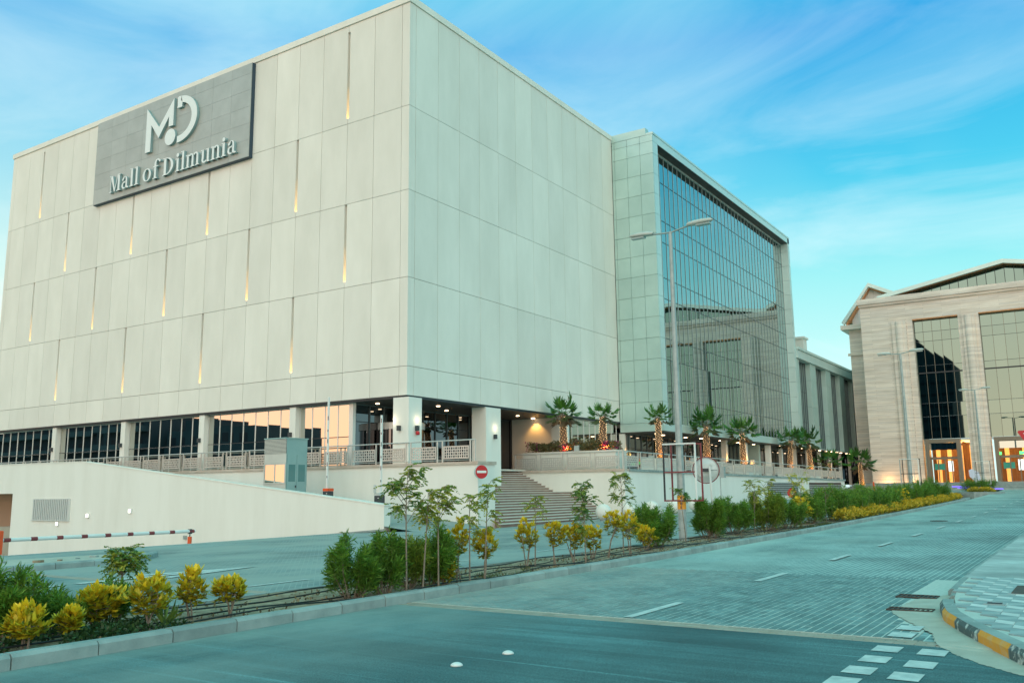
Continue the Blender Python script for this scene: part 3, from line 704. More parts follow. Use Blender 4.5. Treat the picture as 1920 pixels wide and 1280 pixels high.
for k in range(7):
    y = 96.5 + 5.2 * k
    MB().box(-29.0, -28.65, y - .18, y + .18, .2, 4.3).build('column', PLASTER, wg)
    MB().lathe([(.16, 0), (.16, .04)], (-28.2, y + 1.2, 4.33), 10).build('downlight', DOWN, wg)
    MB().lathe([(.16, 0), (.16, .04)], (-28.3, y - 1.5, 4.33), 10).build('downlight', DOWN, wg)
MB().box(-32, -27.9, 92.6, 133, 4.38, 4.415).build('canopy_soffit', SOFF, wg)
v = MB().box(-31.9, -30.2, 113.6, 115.2, 16.2, 18.7).build('roof_vent', PLASTER2, wg)
MB().box(-32.1, -30.0, 113.4, 115.4, 18.7, 18.95).build('vent_cap', PLASTER2, v)
MB().box(-33, -30.2, 121, 128, 16.2, 16.9).build('roof_plant', METALB, wg)
# dark glass link between the wing and the stone building
lk = thing('dark_glass_link', (-27, 133, .4), 'narrow dark blue glass link squeezed between metal wing and stone building', 'building')
GL_K = glassmat('link_glass', (.06, .085, .11), 1.0, .02)
MB().box(-36, -23.5, 133.1, 140, .3, 16.6).build('wall', GL_K, lk)
for x in (-28.2, -26.8, -25.4):
    MB().box(x - .04, x + .04, 132.95, 133.09, .3, 16.5).build('mullion', MULL, lk)
MB().box(-29, -23.6, 132.9, 133.09, 13.4, 13.6).build('transom', MULL, lk)

# ------------------------------------------------------------------ stone building
YS, ZG = 119.8, .42
XA, XZ, ZC = -24.35, 10.6, 22.95
st = thing('stone_building', (-7, YS, ZG), 'monumental pale stone building with giant bronze windows and low gable at the street end', 'building')
CXS = (XA + XZ) / 2
wins = [(-18.2, -13.0), (-10.72, -3.08), (-.8, 4.4)]
zwt = 20.75
w = MB()
xs = [XA] + [x for p in wins for x in p] + [XZ]
w.box(XA, wins[0][0], YS, YS + 1.2, ZG - 1.2, zwt)
w.box(wins[0][1], wins[1][0], YS, YS + 1.2, ZG - 1.2, zwt); w.box(wins[1][1], wins[2][0], YS, YS + 1.2, ZG - 1.2, zwt); w.box(wins[2][1], XZ, YS, YS + 1.2, ZG - 1.2, zwt)
w.box(XA, XZ, YS, YS + 1.2, zwt + .001, ZC)
w.box(XA, XA + 1.2, YS + 1.201, YS + 40, ZG - 1.2, ZC); w.box(XZ - 1.2, XZ, YS + 1.201, YS + 40, ZG - 1.2, ZC)
w.build('wall', STONE, st)
for (a, b, y0) in ((-20.6, -18.9, 0), (-12.55, -11.15, .0), (-2.65, -1.25, 0), (5.1, 6.8, 0)):
    MB().box(a, b, YS - .28, YS - .002, ZG - .4, zwt - .05).build('pilaster', STONE, st)
    cxx = (a + b) / 2; r = .42
    MB().prism([(cxx + r * math.cos(R(t)), YS - .281 + r * .75 * math.sin(R(t))) for t in range(180, 361, 20)], ZG - .4, zwt - .2).build('half_column', STONE, st, smooth=False)
MB().box(XA - .10, XZ + .10, YS - .25, YS + 1.4, ZC, ZC + .3).box(XA - .25, XZ + .25, YS - .45, YS + 1.4, ZC + .301, ZC + 1.0).box(XA - .25, XA + .6, YS + 1.4, YS + 3.0, ZC, ZC + 1.0).build('cornice', STONE, st)
for (a, b), n, lev in ((wins[0], 5, 0), (wins[1], 6, 0), (wins[2], 5, 0)):
    MB().box(a, b, YS + .02, YS + .9, zwt - .12, zwt - .003).build('window_head', SOFFO, st)
    ws = glazed_bay(st, (a, YS + .85), (b, YS + .85), ZG + 5.2, zwt - .12, n, GL_S, BRONZE, splits=(.19, .30, .555, .615, .82, .90), fr=.022, dep=.06, name='window', tilt=.002)
    MB().box(a, b, YS + .76, YS + .94, ZG + 13.5 - .08, ZG + 13.5 + .08).build('floor_band', DARKF, ws)
    # entrance portal
    pm0, pm1 = a + .35, b - 1.0 if n == 5 else b - .4
    pt = MB().box(pm0, pm1, YS - .35, YS + .8, ZG + 4.75, ZG + 5.18).box(pm0, pm0 + .42, YS - .35, YS + .8, ZG, ZG + 4.749).box(pm1 - .42, pm1, YS - .35, YS + .8, ZG, ZG + 4.749).build('portal', BRONZE, st)
    MB().box(pm0 + .42, pm1 - .42, YS + .3, YS + .5, ZG + 2.75, ZG + 3.05).build('door_head', BRONZE, pt)
    MB().add([(pm0 + .43, YS + .42, ZG + 3.9), (pm1 - .43, YS + .42, ZG + 3.9), (pm1 - .43, YS + .42, ZG + 4.74), (pm0 + .43, YS + .42, ZG + 4.74)], [(0, 1, 2, 3)]).build('pane', GL_W, pt)
    nd = 4 if n == 5 else 6
    for i in range(nd + 1):
        x = pm0 + .42 + (pm1 - pm0 - .84) * i / nd
        MB().box(x - .06, x + .06, YS + .34, YS + .46, ZG, ZG + 2.74).build('door_stile', BRONZE, pt)
    # lit lobby behind
    MB().box(a, b, YS + 7.0, YS + 7.2, ZG, ZG + 5.1).build('lobby_wall', LOBW, st)
    MB().box(a, b, YS + 1.2, YS + 7.0, ZG - .05, ZG - .01).build('lobby_floor', STEPM, st)
    MB().box(a, b, YS + 1.2, YS + 7.0, ZG + 5.1, ZG + 5.15).build('lobby_ceiling', LOBW, st)
    for k in range(4):
        x = a + (b - a) * (k + .5) / 4
        MB().box(x - .4, x + .4, YS + 1.6, YS + 6.5, ZG + 4.95, ZG + 5.05).build('lobby_light', LOBBY, st)
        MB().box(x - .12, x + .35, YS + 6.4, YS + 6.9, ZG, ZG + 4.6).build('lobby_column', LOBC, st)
    lamp('lobby_glow', st, ((a + b) / 2, YS + 3.2, ZG + 3.9), 150, (1, .46, .12), radius=.5)
    MB().box(a + 1.0, a + 2.2, YS + .9, YS + .95, ZG + 1.5, ZG + 2.25).build('notice_board', TEALS, st)
    MB().box(a + 2.55, a + 3.1, YS + .9, YS + .95, ZG + 1.3, ZG + 2.55).build('lit_poster', SCREEN, st)
for x0, x1 in ((-10.1, -9.75), (-7.9, -4.2)):
    MB().box(x0, x1, YS + .24, YS + .29, ZG + 3.12, ZG + 3.46).build('green_sign', GREENL, st)
lamp('wall_wash', st, (-22.5, YS - .8, ZG + .15), 40, (1, .55, .2), radius=.1)
lamp('wall_wash', st, (-19.6, YS - 1.0, ZG + .15), 30, (1, .55, .2), radius=.1)
# gable roof above the cornice
zr0, zr1 = ZC + 1.16, ZC + 4.6
gx = -7.6; gh = 2.75; ga, gb_ = gx - 14.6, gx + 14.6
def ztop(x): return zr0 + .2 + (gh) * (1 - abs(x - gx) / 14.6)
gw = MB()
for i in range(26):
    x0 = ga + 1.2 + (gb_ - ga - 2.4) * i / 26; x1 = ga + 1.2 + (gb_ - ga - 2.4) * (i + 1) / 26
    MB().add([(x0 + .03, YS + 1.9, zr0 - .5), (x1 - .03, YS + 1.9, zr0 - .5), (x1 - .03, YS + 1.9, ztop(x1) - .32), (x0 + .03, YS + 1.9, ztop(x0) - .32)], [(0, 1, 2, 3)]).build('gable_pane', GL_S, st)
    MB().box(x0 - .03, x0 + .03, YS + 1.82, YS + 1.95, zr0 - .5, ztop(x0) - .32).build('gable_mullion', DARKF, st)
for sgn in (-1, 1):
    e = gx + sgn * 14.6
    P = [(gx, ztop(gx)), (e, ztop(e)), (e, ztop(e) - .5), (gx, ztop(gx) - .5)]
    MB().prismy(P if sgn > 0 else P[::-1], YS + .3, YS + .7).build('verge', METALB, st)
    P2 = [(gx, ztop(gx) - .30), (e, ztop(e) - .30), (e, ztop(e) - .38), (gx, ztop(gx) - .38)]
    MB().prismy(P2 if sgn > 0 else P2[::-1], YS + .7, YS + 1.95).build('verge_soffit', SOFFO, st)
    P3 = [(gx, ztop(gx) + .02), (e, ztop(e) + .02), (e, ztop(e) - .25), (gx, ztop(gx) - .25)]
    MB().prismy(P3 if sgn > 0 else P3[::-1], YS + .71, YS + 38).build('roof', ROOFG, st)
# lower side wing with its own small gable
YG = YS + 4.7
zA, zL = 26.75, 22.35
MB().prismy([(-27.40, zL), (-23.90, zA), (-17.5, zA - 3.3), (-17.5, zL - 1.0), (-27.40, zL - .25)], YG + .9, YG + 30).build('side_roof', ROOFG, st)
for P in ([(-27.70, zL - .32), (-23.90, zA + .35), (-23.90, zA - .18), (-27.40, zL - .70)], [(-23.90, zA + .35), (-17.0, zA - 3.2), (-17.0, zA - 3.75), (-23.90, zA - .18)]):
    MB().prismy(P[::-1], YG - .5, YG - .05).build('side_verge', METALB, st)
MB().prismy([(-27.25, zL - .55), (-23.90, zA - .20), (-23.90, zA - .34), (-27.05, zL - .72)][::-1], YG - .049, YG + .85).build('side_verge_soffit', SOFFO, st)
MB().prismy([(-23.90, zA - .20), (-17.5, zA - 3.5), (-17.5, zA - 3.64), (-23.90, zA - .34)][::-1], YG - .049, YG + .85).build('side_verge_soffit', SOFFO, st)
for k in range(9):
    x0, x1 = -26.55 + .75 * k + .012, -26.55 + .75 * (k + 1) - .012
    def zt2(x): return (zL + (zA - zL) * (x + 27.40) / 3.5 if x < -23.90 else zA - 3.3 * (x + 23.90) / 7.45) - .36
    P = [(x0, zL - .9), (x1, zL - .9), (x1, zt2(x1))] + ([(-23.90, zt2(-23.90))] if x0 < -23.90 < x1 else []) + [(x0, zt2(x0))]
    MB().prismy(P, YG + .86, YG + .90).build('gable_board', WHITE, st)
MB().box(-27.85, XA - .61, YG - .6, YG + 30, zL - 1.35, zL - .75).build('side_cornice', STONE, st)
MB().box(-26.95, XA - .01, YG + .2, YG + 30, ZG - 1, zL - 1.36).build('side_wall', STONE, st)
MB().box(-27.25, XA - .01, YG + .05, YG + .19, zL - 4.9, zL - 4.55).build('string_course', STONE, st)
# steps before the entrances, with violet light strips
for k in range(6):
    z1 = -.48 + (ZG + .46) * (k + 1) / 6; y0 = 111.0 + 1.15 * k
    s = struct(MB().box(-26, 22, y0, y0 + 1.15 if k < 5 else YS + 1.2, -1.2, z1 - .01 * (k % 2)).build('plaza_step', CONC))
for (x0, x1, k) in ((-13.8, -10.3, 1), (-12.2, -9.2, 0), (-3.5, 1.5, 1), (-14.5, -11.5, 2)):
    z1 = -.48 + (ZG + .46) * (k + 1) / 6; y0 = 111.0 + 1.15 * k
    tag(MB().box(x0, x1, y0 - .05, y0 - .01, z1 - .10, z1 - .04).build('light_strip', VIOLET), 'violet light strip on plaza step, ' + {(-13.8): 'left of the small planted island', (-12.2): 'lowest step behind the planted island', (-3.5): 'at the right edge of the picture', (-14.5): 'uppermost lit step by the left portal'}[x0], 'light', 'violet step lights')
# ------------------------------------------------------------------ terraces and stair
CAP = 1.53
tl = thing('terrace_wall', (-50, 37.7, -1.6), 'long white retaining wall with brown stone coping under the block of pale panels', 'wall')
MB().box(-90, -27.0, 37.75, 38.3, -5.0, CAP - .16).box(-27.8, -27.0, 38.301, 39.3, -2.5, CAP - .16).build('wall_face', PLASTER, tl)
n = 26
for i in range(n):
    x0 = -90 + (90 - 26.92) * i / n; x1 = -90 + (90 - 26.92) * (i + 1) / n
    MB().box(x0 + .006, x1 - .006, 37.66, 38.35, CAP - .158, CAP).build('coping_stone', STONEC, tl)
MB().box(-27.86, -26.92, 38.36, 39.35, CAP - .158, CAP).build('coping_stone', STONEC, tl)
MB().box(-30.0, -26.99, 37.70, 37.749, -3.0, gz(37) - .18).build('plinth', CONC, tl)
fl = struct(MB().prism([(-90, 38.36), (-28.6, 38.36), (-35.1, 46.2), (-34.4, 52.2), (-34.4, 66), (-90, 66)], .6, FLOOR - .13).build('terrace_floor', STEPM))
# right terrace: front wall parallel to the long face, east wall running up the street
PE0, PE1 = (-25.65, 52.05), (-23.4, 100.8)
ZE0, ZE1 = 1.32, .78
def ez(y): return ZE0 + (ZE1 - ZE0) * min(1, max(0, (y - 52.05) / (100.8 - 52.05)))
def ex(y): return PE0[0] + (PE1[0] - PE0[0]) * (y - 52.05) / (100.8 - 52.05)
te = thing('terrace_wall', (-25, 76, -1.4), 'white retaining wall with grey louvres running up the street below the palms', 'wall')
MB().prism([(-34.2, 52.05), PE0, PE1, (PE1[0] - .5, 100.8), (PE0[0] - .5, 52.6), (-34.2, 52.6)], -2.5, lambda x, y: ez(y) - .16).build('wall_face', PLASTER, te)
for i in range(4):
    x0 = -34.0 + (34 - 25.6) * i / 4; x1 = x0 + (34 - 25.6) / 4
    MB().box(x0 + .006, x1 - .006, 51.95, 52.65, ZE0 - .158, ZE0).build('coping_stone', STONEC, te)
for i in range(24):
    ya, yb = 52.66 + (100.9 - 52.66) * i / 24 + .006, 52.66 + (100.9 - 52.66) * (i + 1) / 24 - .006
    P = [(ex(ya) + .10, ya), (ex(yb) + .10, yb), (ex(yb) - .6, yb), (ex(ya) - .6, ya)]
    MB().prism(P, lambda x, y: ez(y) - .158, lambda x, y: ez(y)).build('coping_stone', CONC, te)
for (ya, yb) in ((77.5, 85.5), (88.8, 99.5)):
    lv = MB()
    for k in range(7):
        z0 = .42 - .17 * k - (.2 if ya > 86 else 0)
        lv.prism([(ex(ya) + .05, ya), (ex(yb) + .05, yb), (ex(yb) + .004, yb), (ex(ya) + .004, ya)], z0 - .10, z0)
    for k in range(7):
        z0 = .42 - .17 * k - (.2 if ya > 86 else 0)
        MB().prism([(ex(ya) + .05, ya), (ex(yb) + .05, yb), (ex(yb) + .004, yb), (ex(ya) + .004, ya)], z0 - .10, z0).build('louvre_slat', GALV, te)
    MB().prism([(ex(ya) + .003, ya), (ex(yb) + .003, yb), (ex(yb) + .001, yb), (ex(ya) + .001, ya)], -.72, .45).build('louvre_back', DARKF, te)
MB().prism([(ex(86.8) + .15, 86.8), (ex(87.6) + .15, 87.6), (ex(87.6), 87.6), (ex(86.8), 86.8)], -2, lambda x, y: ez(y) - .17).build('pier', PLASTER, te)
fe = struct(MB().prism([(-34.2, 52.61), (PE0[0] - .61, 52.61), (PE1[0] - .61, 100.8), (-45, 100.8), (-45, 66.1), (-34.2, 66.1)], -.5, lambda x, y: ez(y) - .10).build('terrace_floor', STEPM))
# fan-shaped stair
stp = thing('stone_stair', (-29, 46, -1.6), 'broad brown stone stair rising to the terrace between two white walls', 'stairs')
NT = 22
def edge(t):
    """front edge of a step at fraction t of the rise: near end and far end in plan"""
    a = Vector((-26.2, 38.6)).lerp(Vector((-35.0, 46.2)), t); b = Vector((-26.3, 52.03)).lerp(Vector((-34.0, 52.03)), t)
    return a, b
zlo = gz(42) - .30; rise = (ZE0 + .02 - zlo) / NT
tt = []
for k in range(NT + 1):
    tt.append(k / (NT + 4) if k <= 11 else (k + 4) / (NT + 4))
for k in range(NT):
    a0, b0 = edge(tt[k]); a1, b1 = edge(tt[k + 1]); z1 = zlo + rise * (k + 1)
    a1 = a1 + (a1 - a0).normalized() * .02; b1 = b1 + Vector((-.02, 0))
    MB().prism([tuple(a0), tuple(b0), tuple(b1), tuple(a1)], zlo - .6 + .004 * k, z1 - .045).build('riser', RISER, stp)
    d = Vector((.05, 0))
    MB().prism([tuple(a0 + d), tuple(b0 + d), tuple(b1), tuple(a1)], z1 - .043, z1).build('tread', STEPM, stp)

# balustrades with pierced panels
def lattice(w, h, nx, nz):
    m = MB(); cw, ch = w / nx, h / nz
    for i in range(nx):
        for j in range(nz):
            cx, cz = -w / 2 + cw * (i + .5), ch * (j + .5); big = (i + j) % 2 == 0
            rr = .44 if big else .36; o = []; q = []
            for t in range(8):
                a = R(45 * t); s = max(abs(math.cos(a)), abs(math.sin(a)))
                o.append((cx + .5 * cw * math.cos(a) / s, cz + .5 * ch * math.sin(a) / s)); rk = rr * (1.12 if t % 2 else .86)
                q.append((cx + rk * cw * math.cos(a), cz + rk * ch * math.sin(a)))
            n0 = len(m.v)
            m.v += [(x, -.012, z) for x, z in o] + [(x, -.012, z) for x, z in q] + [(x, .012, z) for x, z in q]
            for t in range(8):
                u = (t + 1) % 8
                m.f += [(n0 + t, n0 + u, n0 + 8 + u, n0 + 8 + t), (n0 + 8 + t, n0 + 8 + u, n0 + 16 + u, n0 + 16 + t)]
    for (a, b, c, d) in ((-w / 2 - .05, w / 2 + .05, -.05, 0), (-w / 2 - .05, w / 2 + .05, h, h + .05), (-w / 2 - .05, -w / 2, 0, h), (w / 2, w / 2 + .05, 0, h)):
        m.box(a, b, -.022, .022, c, d)
    return m
RAILM = mat('balustrade_metal', (.60, .55, .50), (.66, .61, .56), scale=3, rough=.4, metal=.35)
LAT = {}
def latmesh(w):
    k = round(w, 2)
    if k not in LAT:
        m = lattice(w, .58, max(6, round(w / .145)), 4); LAT[k] = mk('lattice_panel', m.v, m.f, RAILM)
    return LAT[k]
pm_ = MB().box(-.03, .03, -.03, .03, 0, 1.12); POSTM = mk('post', pm_.v, pm_.f, RAILM)
def balustrade(name, p0, p1, z0, z1, pitch, label):
    p0, p1 = Vector((*p0, 0)), Vector((*p1, 0)); d = p1 - p0; L = d.length; d.normalize(); n = max(1, round(L / pitch)); st_ = L / n
    rz = math.atan2(d.y, d.x); t = thing(name, (p0.x, p0.y, z0), label, 'railing')
    zz = lambda a: z0 + (z1 - z0) * a / L
    P = lambda a, h: (p0.x + d.x * a, p0.y + d.y * a, zz(a) + h)
    MB().path([P(0, 1.14), P(L, 1.14)], .035, 8).build('top_rail', RAILM, t)
    MB().path([P(0, .10), P(L, .10)], .018, 6).build('bottom_rail', RAILM, t)
    for i in range(n):
        a = st_ * i
        inst('post', POSTM, t, P(a + .03, 0), (0, 0, rz)); inst('post', POSTM, t, P(a + st_ - .32, 0), (0, 0, rz))
        w = st_ - .62
        inst('lattice_panel', latmesh(w), t, P(a + .15 + w / 2, .22), (0, 0, rz))
    inst('post', POSTM, t, P(L - .03, 0), (0, 0, rz))
    return t
balustrade('balustrade', (-80, 37.95), (-27.3, 37.95), CAP, CAP, 2.2, 'pierced metal balustrade on the coping before the ground floor shop windows')
balustrade('balustrade', (-34.2, 52.25), (-25.8, 52.25), ZE0, ZE0, 2.15, 'short pierced balustrade at the head of the stair before the planter')
balustrade('balustrade', (PE0[0] - .2, 52.4), (PE1[0] - .2, 100.7), ZE0, ZE1, 2.25, 'long pierced balustrade running up the street in front of the lit palms')

# ------------------------------------------------------------------ ramp wall on the left
YW = 32.0
rw = thing('ramp_wall', (-45, YW, -3.4), 'sloping white ramp wall at left with louvre and small square lights', 'wall')
P = [(-66, -6), (-28.3, -2.4), (-28.3, -.64), (-53.3, 2.05), (-66, 2.12)]
m = MB()
m.prismy([(-61.3, -5.3), (-28.3, -2.4), (-28.3, -.64), (-53.3, 2.05), (-61.3, 2.08)], YW, YW + .45).prismy([(-67, .17), (-61.301, .17), (-61.301, 2.08), (-67, 2.12)], YW, YW + .45)
m.build('wall_face', PLASTER, rw)
MB().prismy([(-28.25, -.638), (-53.3, 2.052), (-67, 2.122), (-67, 2.18), (-53.3, 2.11), (-28.25, -.58)], YW - .03, YW + .48).build('coping', PLASTER, rw)
MB().prismy([(-28.28, -1.86), (-60.9, -4.45), (-60.9, -4.30), (-28.28, -1.70)], YW - .03, YW - .001).build('plinth', CONC, rw)
MB().box(-80, -61.31, YW + .46, YW + 7, -6, -4.4).box(-80, -60.2, YW + 2.9, YW + 3, -6, 2).build('doorway_back', mat('doorway_brown', (.42, .26, .17), rough=.7), rw)
MB().box(-61.29, -60.9, YW + .451, YW + 2.8, -5, .17).build('doorway_jamb', MATS['doorway_brown'], rw)
lx0, lx1, lz0, lz1 = -58.6, -54.4, -1.52, -.22
MB().box(lx0 - .06, lx1 + .06, YW - .10, YW - .002, lz0 - .06, lz0).box(lx0 - .06, lx1 + .06, YW - .06, YW - .002, lz1, lz1 + .04).box(lx1, lx1 + .06, YW - .10, YW - .002, lz0, lz1).build('louvre_frame', ALU, rw)
MB().box(lx0, lx1, YW - .02, YW - .003, lz0, lz1).build('louvre_back', DARKF, rw)
for i in range(20):
    x = lx0 + (lx1 - lx0) * (i + .3) / 20
    MB().box(x, x + .13, YW - .09, YW - .021, lz0, lz1).build('louvre_slat', ALU, rw)
for (x, z) in ((-55.6, -1.75), (-52.3, -1.22), (-48.0, -.93)):
    b = MB().box(x - .14, x + .14, YW - .10, YW - .002, z - .13, z + .13).build('wall_light', WHITE, rw)
    MB().box(x - .11, x + .11, YW - .112, YW - .101, z - .10, z + .10).build('diffuser', WALLL, b)
b = MB().box(-42.9, -42.7, YW - .12, YW - .002, -2.45, -2.25).build('wall_camera', GALV, rw)

# ------------------------------------------------------------------ small road structures
def kerbmesh(L, h=.15, w=.16, m=CONC, name='kerb_stone'):
    b = MB().add([(0, 0, -.25), (w, 0, -.25), (w, L, -.25), (0, L, -.25), (0, 0, h), (w - .035, 0, h), (w, 0, h - .035), (w, L, h - .035), (w - .035, L, h), (0, L, h)],
                 [(0, 3, 9, 4), (4, 9, 8, 5), (5, 8, 7, 6), (6, 7, 2, 1), (0, 4, 5, 6, 1), (3, 2, 7, 8, 9), (0, 1, 2, 3)])
    return mk(name, b.v, b.f, m)
KM = kerbmesh(.885)
med = struct(grid('median_bed', [-11.05, -10.4, -9.7, -9.12], list(np.arange(-6, 79, 1.0)), lambda x, y: gz(y) + .085 + .03 * math.sin(3.1 * x + 1.7 * y), SOIL))
y = -6.0; i = 0
while y < 79:
    s = (gz(y + .9) - gz(y)) / .9
    inst('kerb_stone', KM, med, (-9.12, y, gz(y) + random.uniform(-.004, .004)), (math.atan(s), 0, random.uniform(-.006, .006))); y += .9
y = -6.0
KM2 = kerbmesh(.985, .12, .14)
while y < 79:
    s = (gz(y + 1) - gz(y))
    inst('kerb_stone', KM2, med, (-11.05, y + .985, gz(y)), (-math.atan(s), 0, math.pi + 0)); y += 1.0
MB().prism([(-9.0 + .0, 79), (-9.2, 79.8), (-10.0, 80.4), (-10.9, 79.8), (-11.1, 79)], gz(79) - .2, gz(79) + .14).build('kerb_end', CONC, med)
# small planted island before the plaza
isl = struct(MB().prism([(-10.2 + 2.2 * math.cos(R(t)), 98 + 4.5 * math.sin(R(t))) for t in range(0, 360, 30)], -1.2, gz(98) + .13).build('island_kerb', CONC))
# banding strip of beige blocks across both roads
sm = MB().bbox(0, .205, 0, .096, -.06, 0, .006); SM = mk('strip_block', sm.v, sm.f, STRIP)
sb = struct(MB().box(-8.95, -1.0, 10.452, 10.748, -1.75, -1.662).box(-20.2, -11.15, 10.452, 10.748, -1.75, -1.662).build('banding_strip', JOINT))
k = 0; rest = MB()
for r in range(3):
    for a, b_ in ((-8.95, -1.25), (-20.2, -11.2)):
        x = a + (.1 if r % 2 else 0)
        while x < b_ - .2:
            if k < 290 and x > -8.96: inst('strip_block', SM, sb, (x, 10.455 + .099 * r, -1.648 + random.uniform(-.002, .002))); k += 1
            else: rest.bbox(x, x + .205, 10.455 + .099 * r, 10.551 + .099 * r, -1.70, -1.649, .006)
            x += .209
rest.build('strip_blocks_far', STRIP, sb, kind='stuff')
# herring rows of paving blocks near the camera: real blocks, the nearest 300 one by one
bm_ = [MB().bbox(0, .094, 0, .200, -.05, 0, .007), ]
BM = mk('paving_block', bm_[0].v, bm_[0].f, BLOCK)
def rkx(y):
    """road-side face of the right-hand kerb"""
    return float(np.interp(y, [8.0, 9.7, 10.56, 11.32, 12.26, 13.69, 15.2, 18.2, 22.5, 120], [.4, -.78, -1.15, -1.46, -1.79, -2.02, -2.16, -2.24, -2.28, -2.28]))
cand = []
x = -8.90; c = 0
while x < -1.3:
    y = 10.76 - (.1 if c % 2 else 0)
    while y < 17.6:
        if y > 10.74 and x + .1 < rkx(y) - .42 and x + .1 < rkx(y + .2) - .42: cand.append((x, y))
        y += .209
    x += .106; c += 1
cand.sort(key=lambda p: math.hypot(p[0] + 1.8, (p[1] - 10.6)))
near, fars = cand[:300], cand[300:]
jb = struct(MB().box(-8.93, -1.9, 10.752, 17.7, -1.75, -1.6445).build('paving_bed', JOINT))
for (x, y) in near: inst('paving_block', BM, jb, (x, y, -1.640 + random.uniform(-.002, .002)), (random.uniform(-.008, .008), random.uniform(-.01, .01), 0))
fb = MB(); x = -8.90; c = 0
while x < -2.0:
    if c % 2: fb.bbox(x, x + .094, 10.757, 10.857, -1.69, -1.641, .006)
    x += .106; c += 1
for (x, y) in fars:
    dz = random.uniform(-.002, .002); fb.bbox(x, x + .094, y, y + .200, -1.69, -1.640 + dz, .006)
BLOCKF = BLOCK.copy(); BLOCKF.name = 'paving_block_field'
def _blkvar():
    nt = BLOCKF.node_tree; b = nt.nodes['Principled BSDF']; geo = [n for n in nt.nodes if n.type == 'NEW_GEOMETRY'][0]
    hs = [n for n in nt.nodes if n.type == 'HUE_SAT'][0]
    mr = hs.inputs['Value'].links[0].from_node; nt.links.new(geo.outputs['Random Per Island'], mr.inputs[0])
    nt.links.new(dustnodes(nt, geo, hs.outputs[0], (-8.95, 4.2, (.40, .39, .34))), b.inputs['Base Color'])
_blkvar()
fbo = fb.build('paving_blocks_field', BLOCKF, jb, kind='stuff')
# painted marks: thin sheets just above the road
def sheet(name, pts, m, parent, dz=.006):
    z = [gz(p[1]) + dz for p in pts]
    return MB().add([(p[0], p[1], zz) for p, zz in zip(pts, z)], [tuple(range(len(pts)))]).build(name, m, parent)
yy = 10.78; i = 0
for i in range(15):
    sheet('lane_dash', [(-5.40, yy), (-5.27, yy), (-5.27, yy + 1.75), (-5.40, yy + 1.75)], PAINT, pave, .018); yy += 5.2
for (x, y) in ((-2.03, 11.45), (-2.02, 10.95), (-1.66, 10.96)):
    pass
for (x, y) in ((-2.06, 11.55), (-2.05, 10.98), (-2.03, 10.06), (-1.60, 10.06), (-2.02, 9.42), (-1.60, 9.34), (-2.03, 8.80), (-1.62, 8.70), (-2.05, 8.24), (-1.64, 8.12)):
    h = .128; sheet('give_way_block', [(x - h, y - h * 1.4), (x + h, y - h * 1.4), (x + h, y + h * 1.4), (x - h, y + h * 1.4)], PAINT, asph if y < 10.4 else pave, .006 if y < 10.4 else .02)
def arrow(cx, y0, L, parent, w=.62):
    dz = .008; z = -1.65 + dz
    m = MB()
    for sx in (-1, 1):
        m.add([(cx, y0 + L, z), (cx + sx * w, y0, z), (cx + sx * (w - .30), y0, z), (cx, y0 + L - .9, z)], [(0, 1, 2, 3) if sx < 0 else (3, 2, 1, 0)])
        z += .002
    m.add([(cx - .13, y0 - 1.6, z), (cx + .13, y0 - 1.6, z), (cx + .10, y0 + L - .9, z), (cx - .10, y0 + L - .9, z)], [(0, 1, 2, 3)])
    return m.build('lane_arrow', PAINT, parent)
arrow(-16.4, 11.5, 2.8, serv); arrow(-16.4, 7.9, 1.8, asph)
sheet('lane_dash', [(-13.1, 11.1), (-13.0, 11.1), (-13.0, 12.6), (-13.1, 12.6)], PAINT, serv); sheet('lane_dash', [(-13.1, 16.0), (-13.0, 16.0), (-13.0, 17.8), (-13.1, 17.8)], PAINT, serv)
sheet('lane_dash', [(-13.1, 21.0), (-13.0, 21.0), (-13.0, 23), (-13.1, 23)], PAINT, serv)
for (x, y, l) in ((-5.28, 7.9, 'white dome road stud on the asphalt, farther of two'), (-5.36, 7.13, 'white dome road stud on the asphalt, nearest the camera'), (-13.1, 8.9, 'white dome road stud beyond the yellow shrubs at left')):
    tag(MB().lathe([(.062, 0), (.058, .012), (.042, .024), (.02, .031), (.003, .033)], (x, y, -1.648), 14).build('road_stud', WHITE, smooth=True), l, 'road stud', 'road studs')
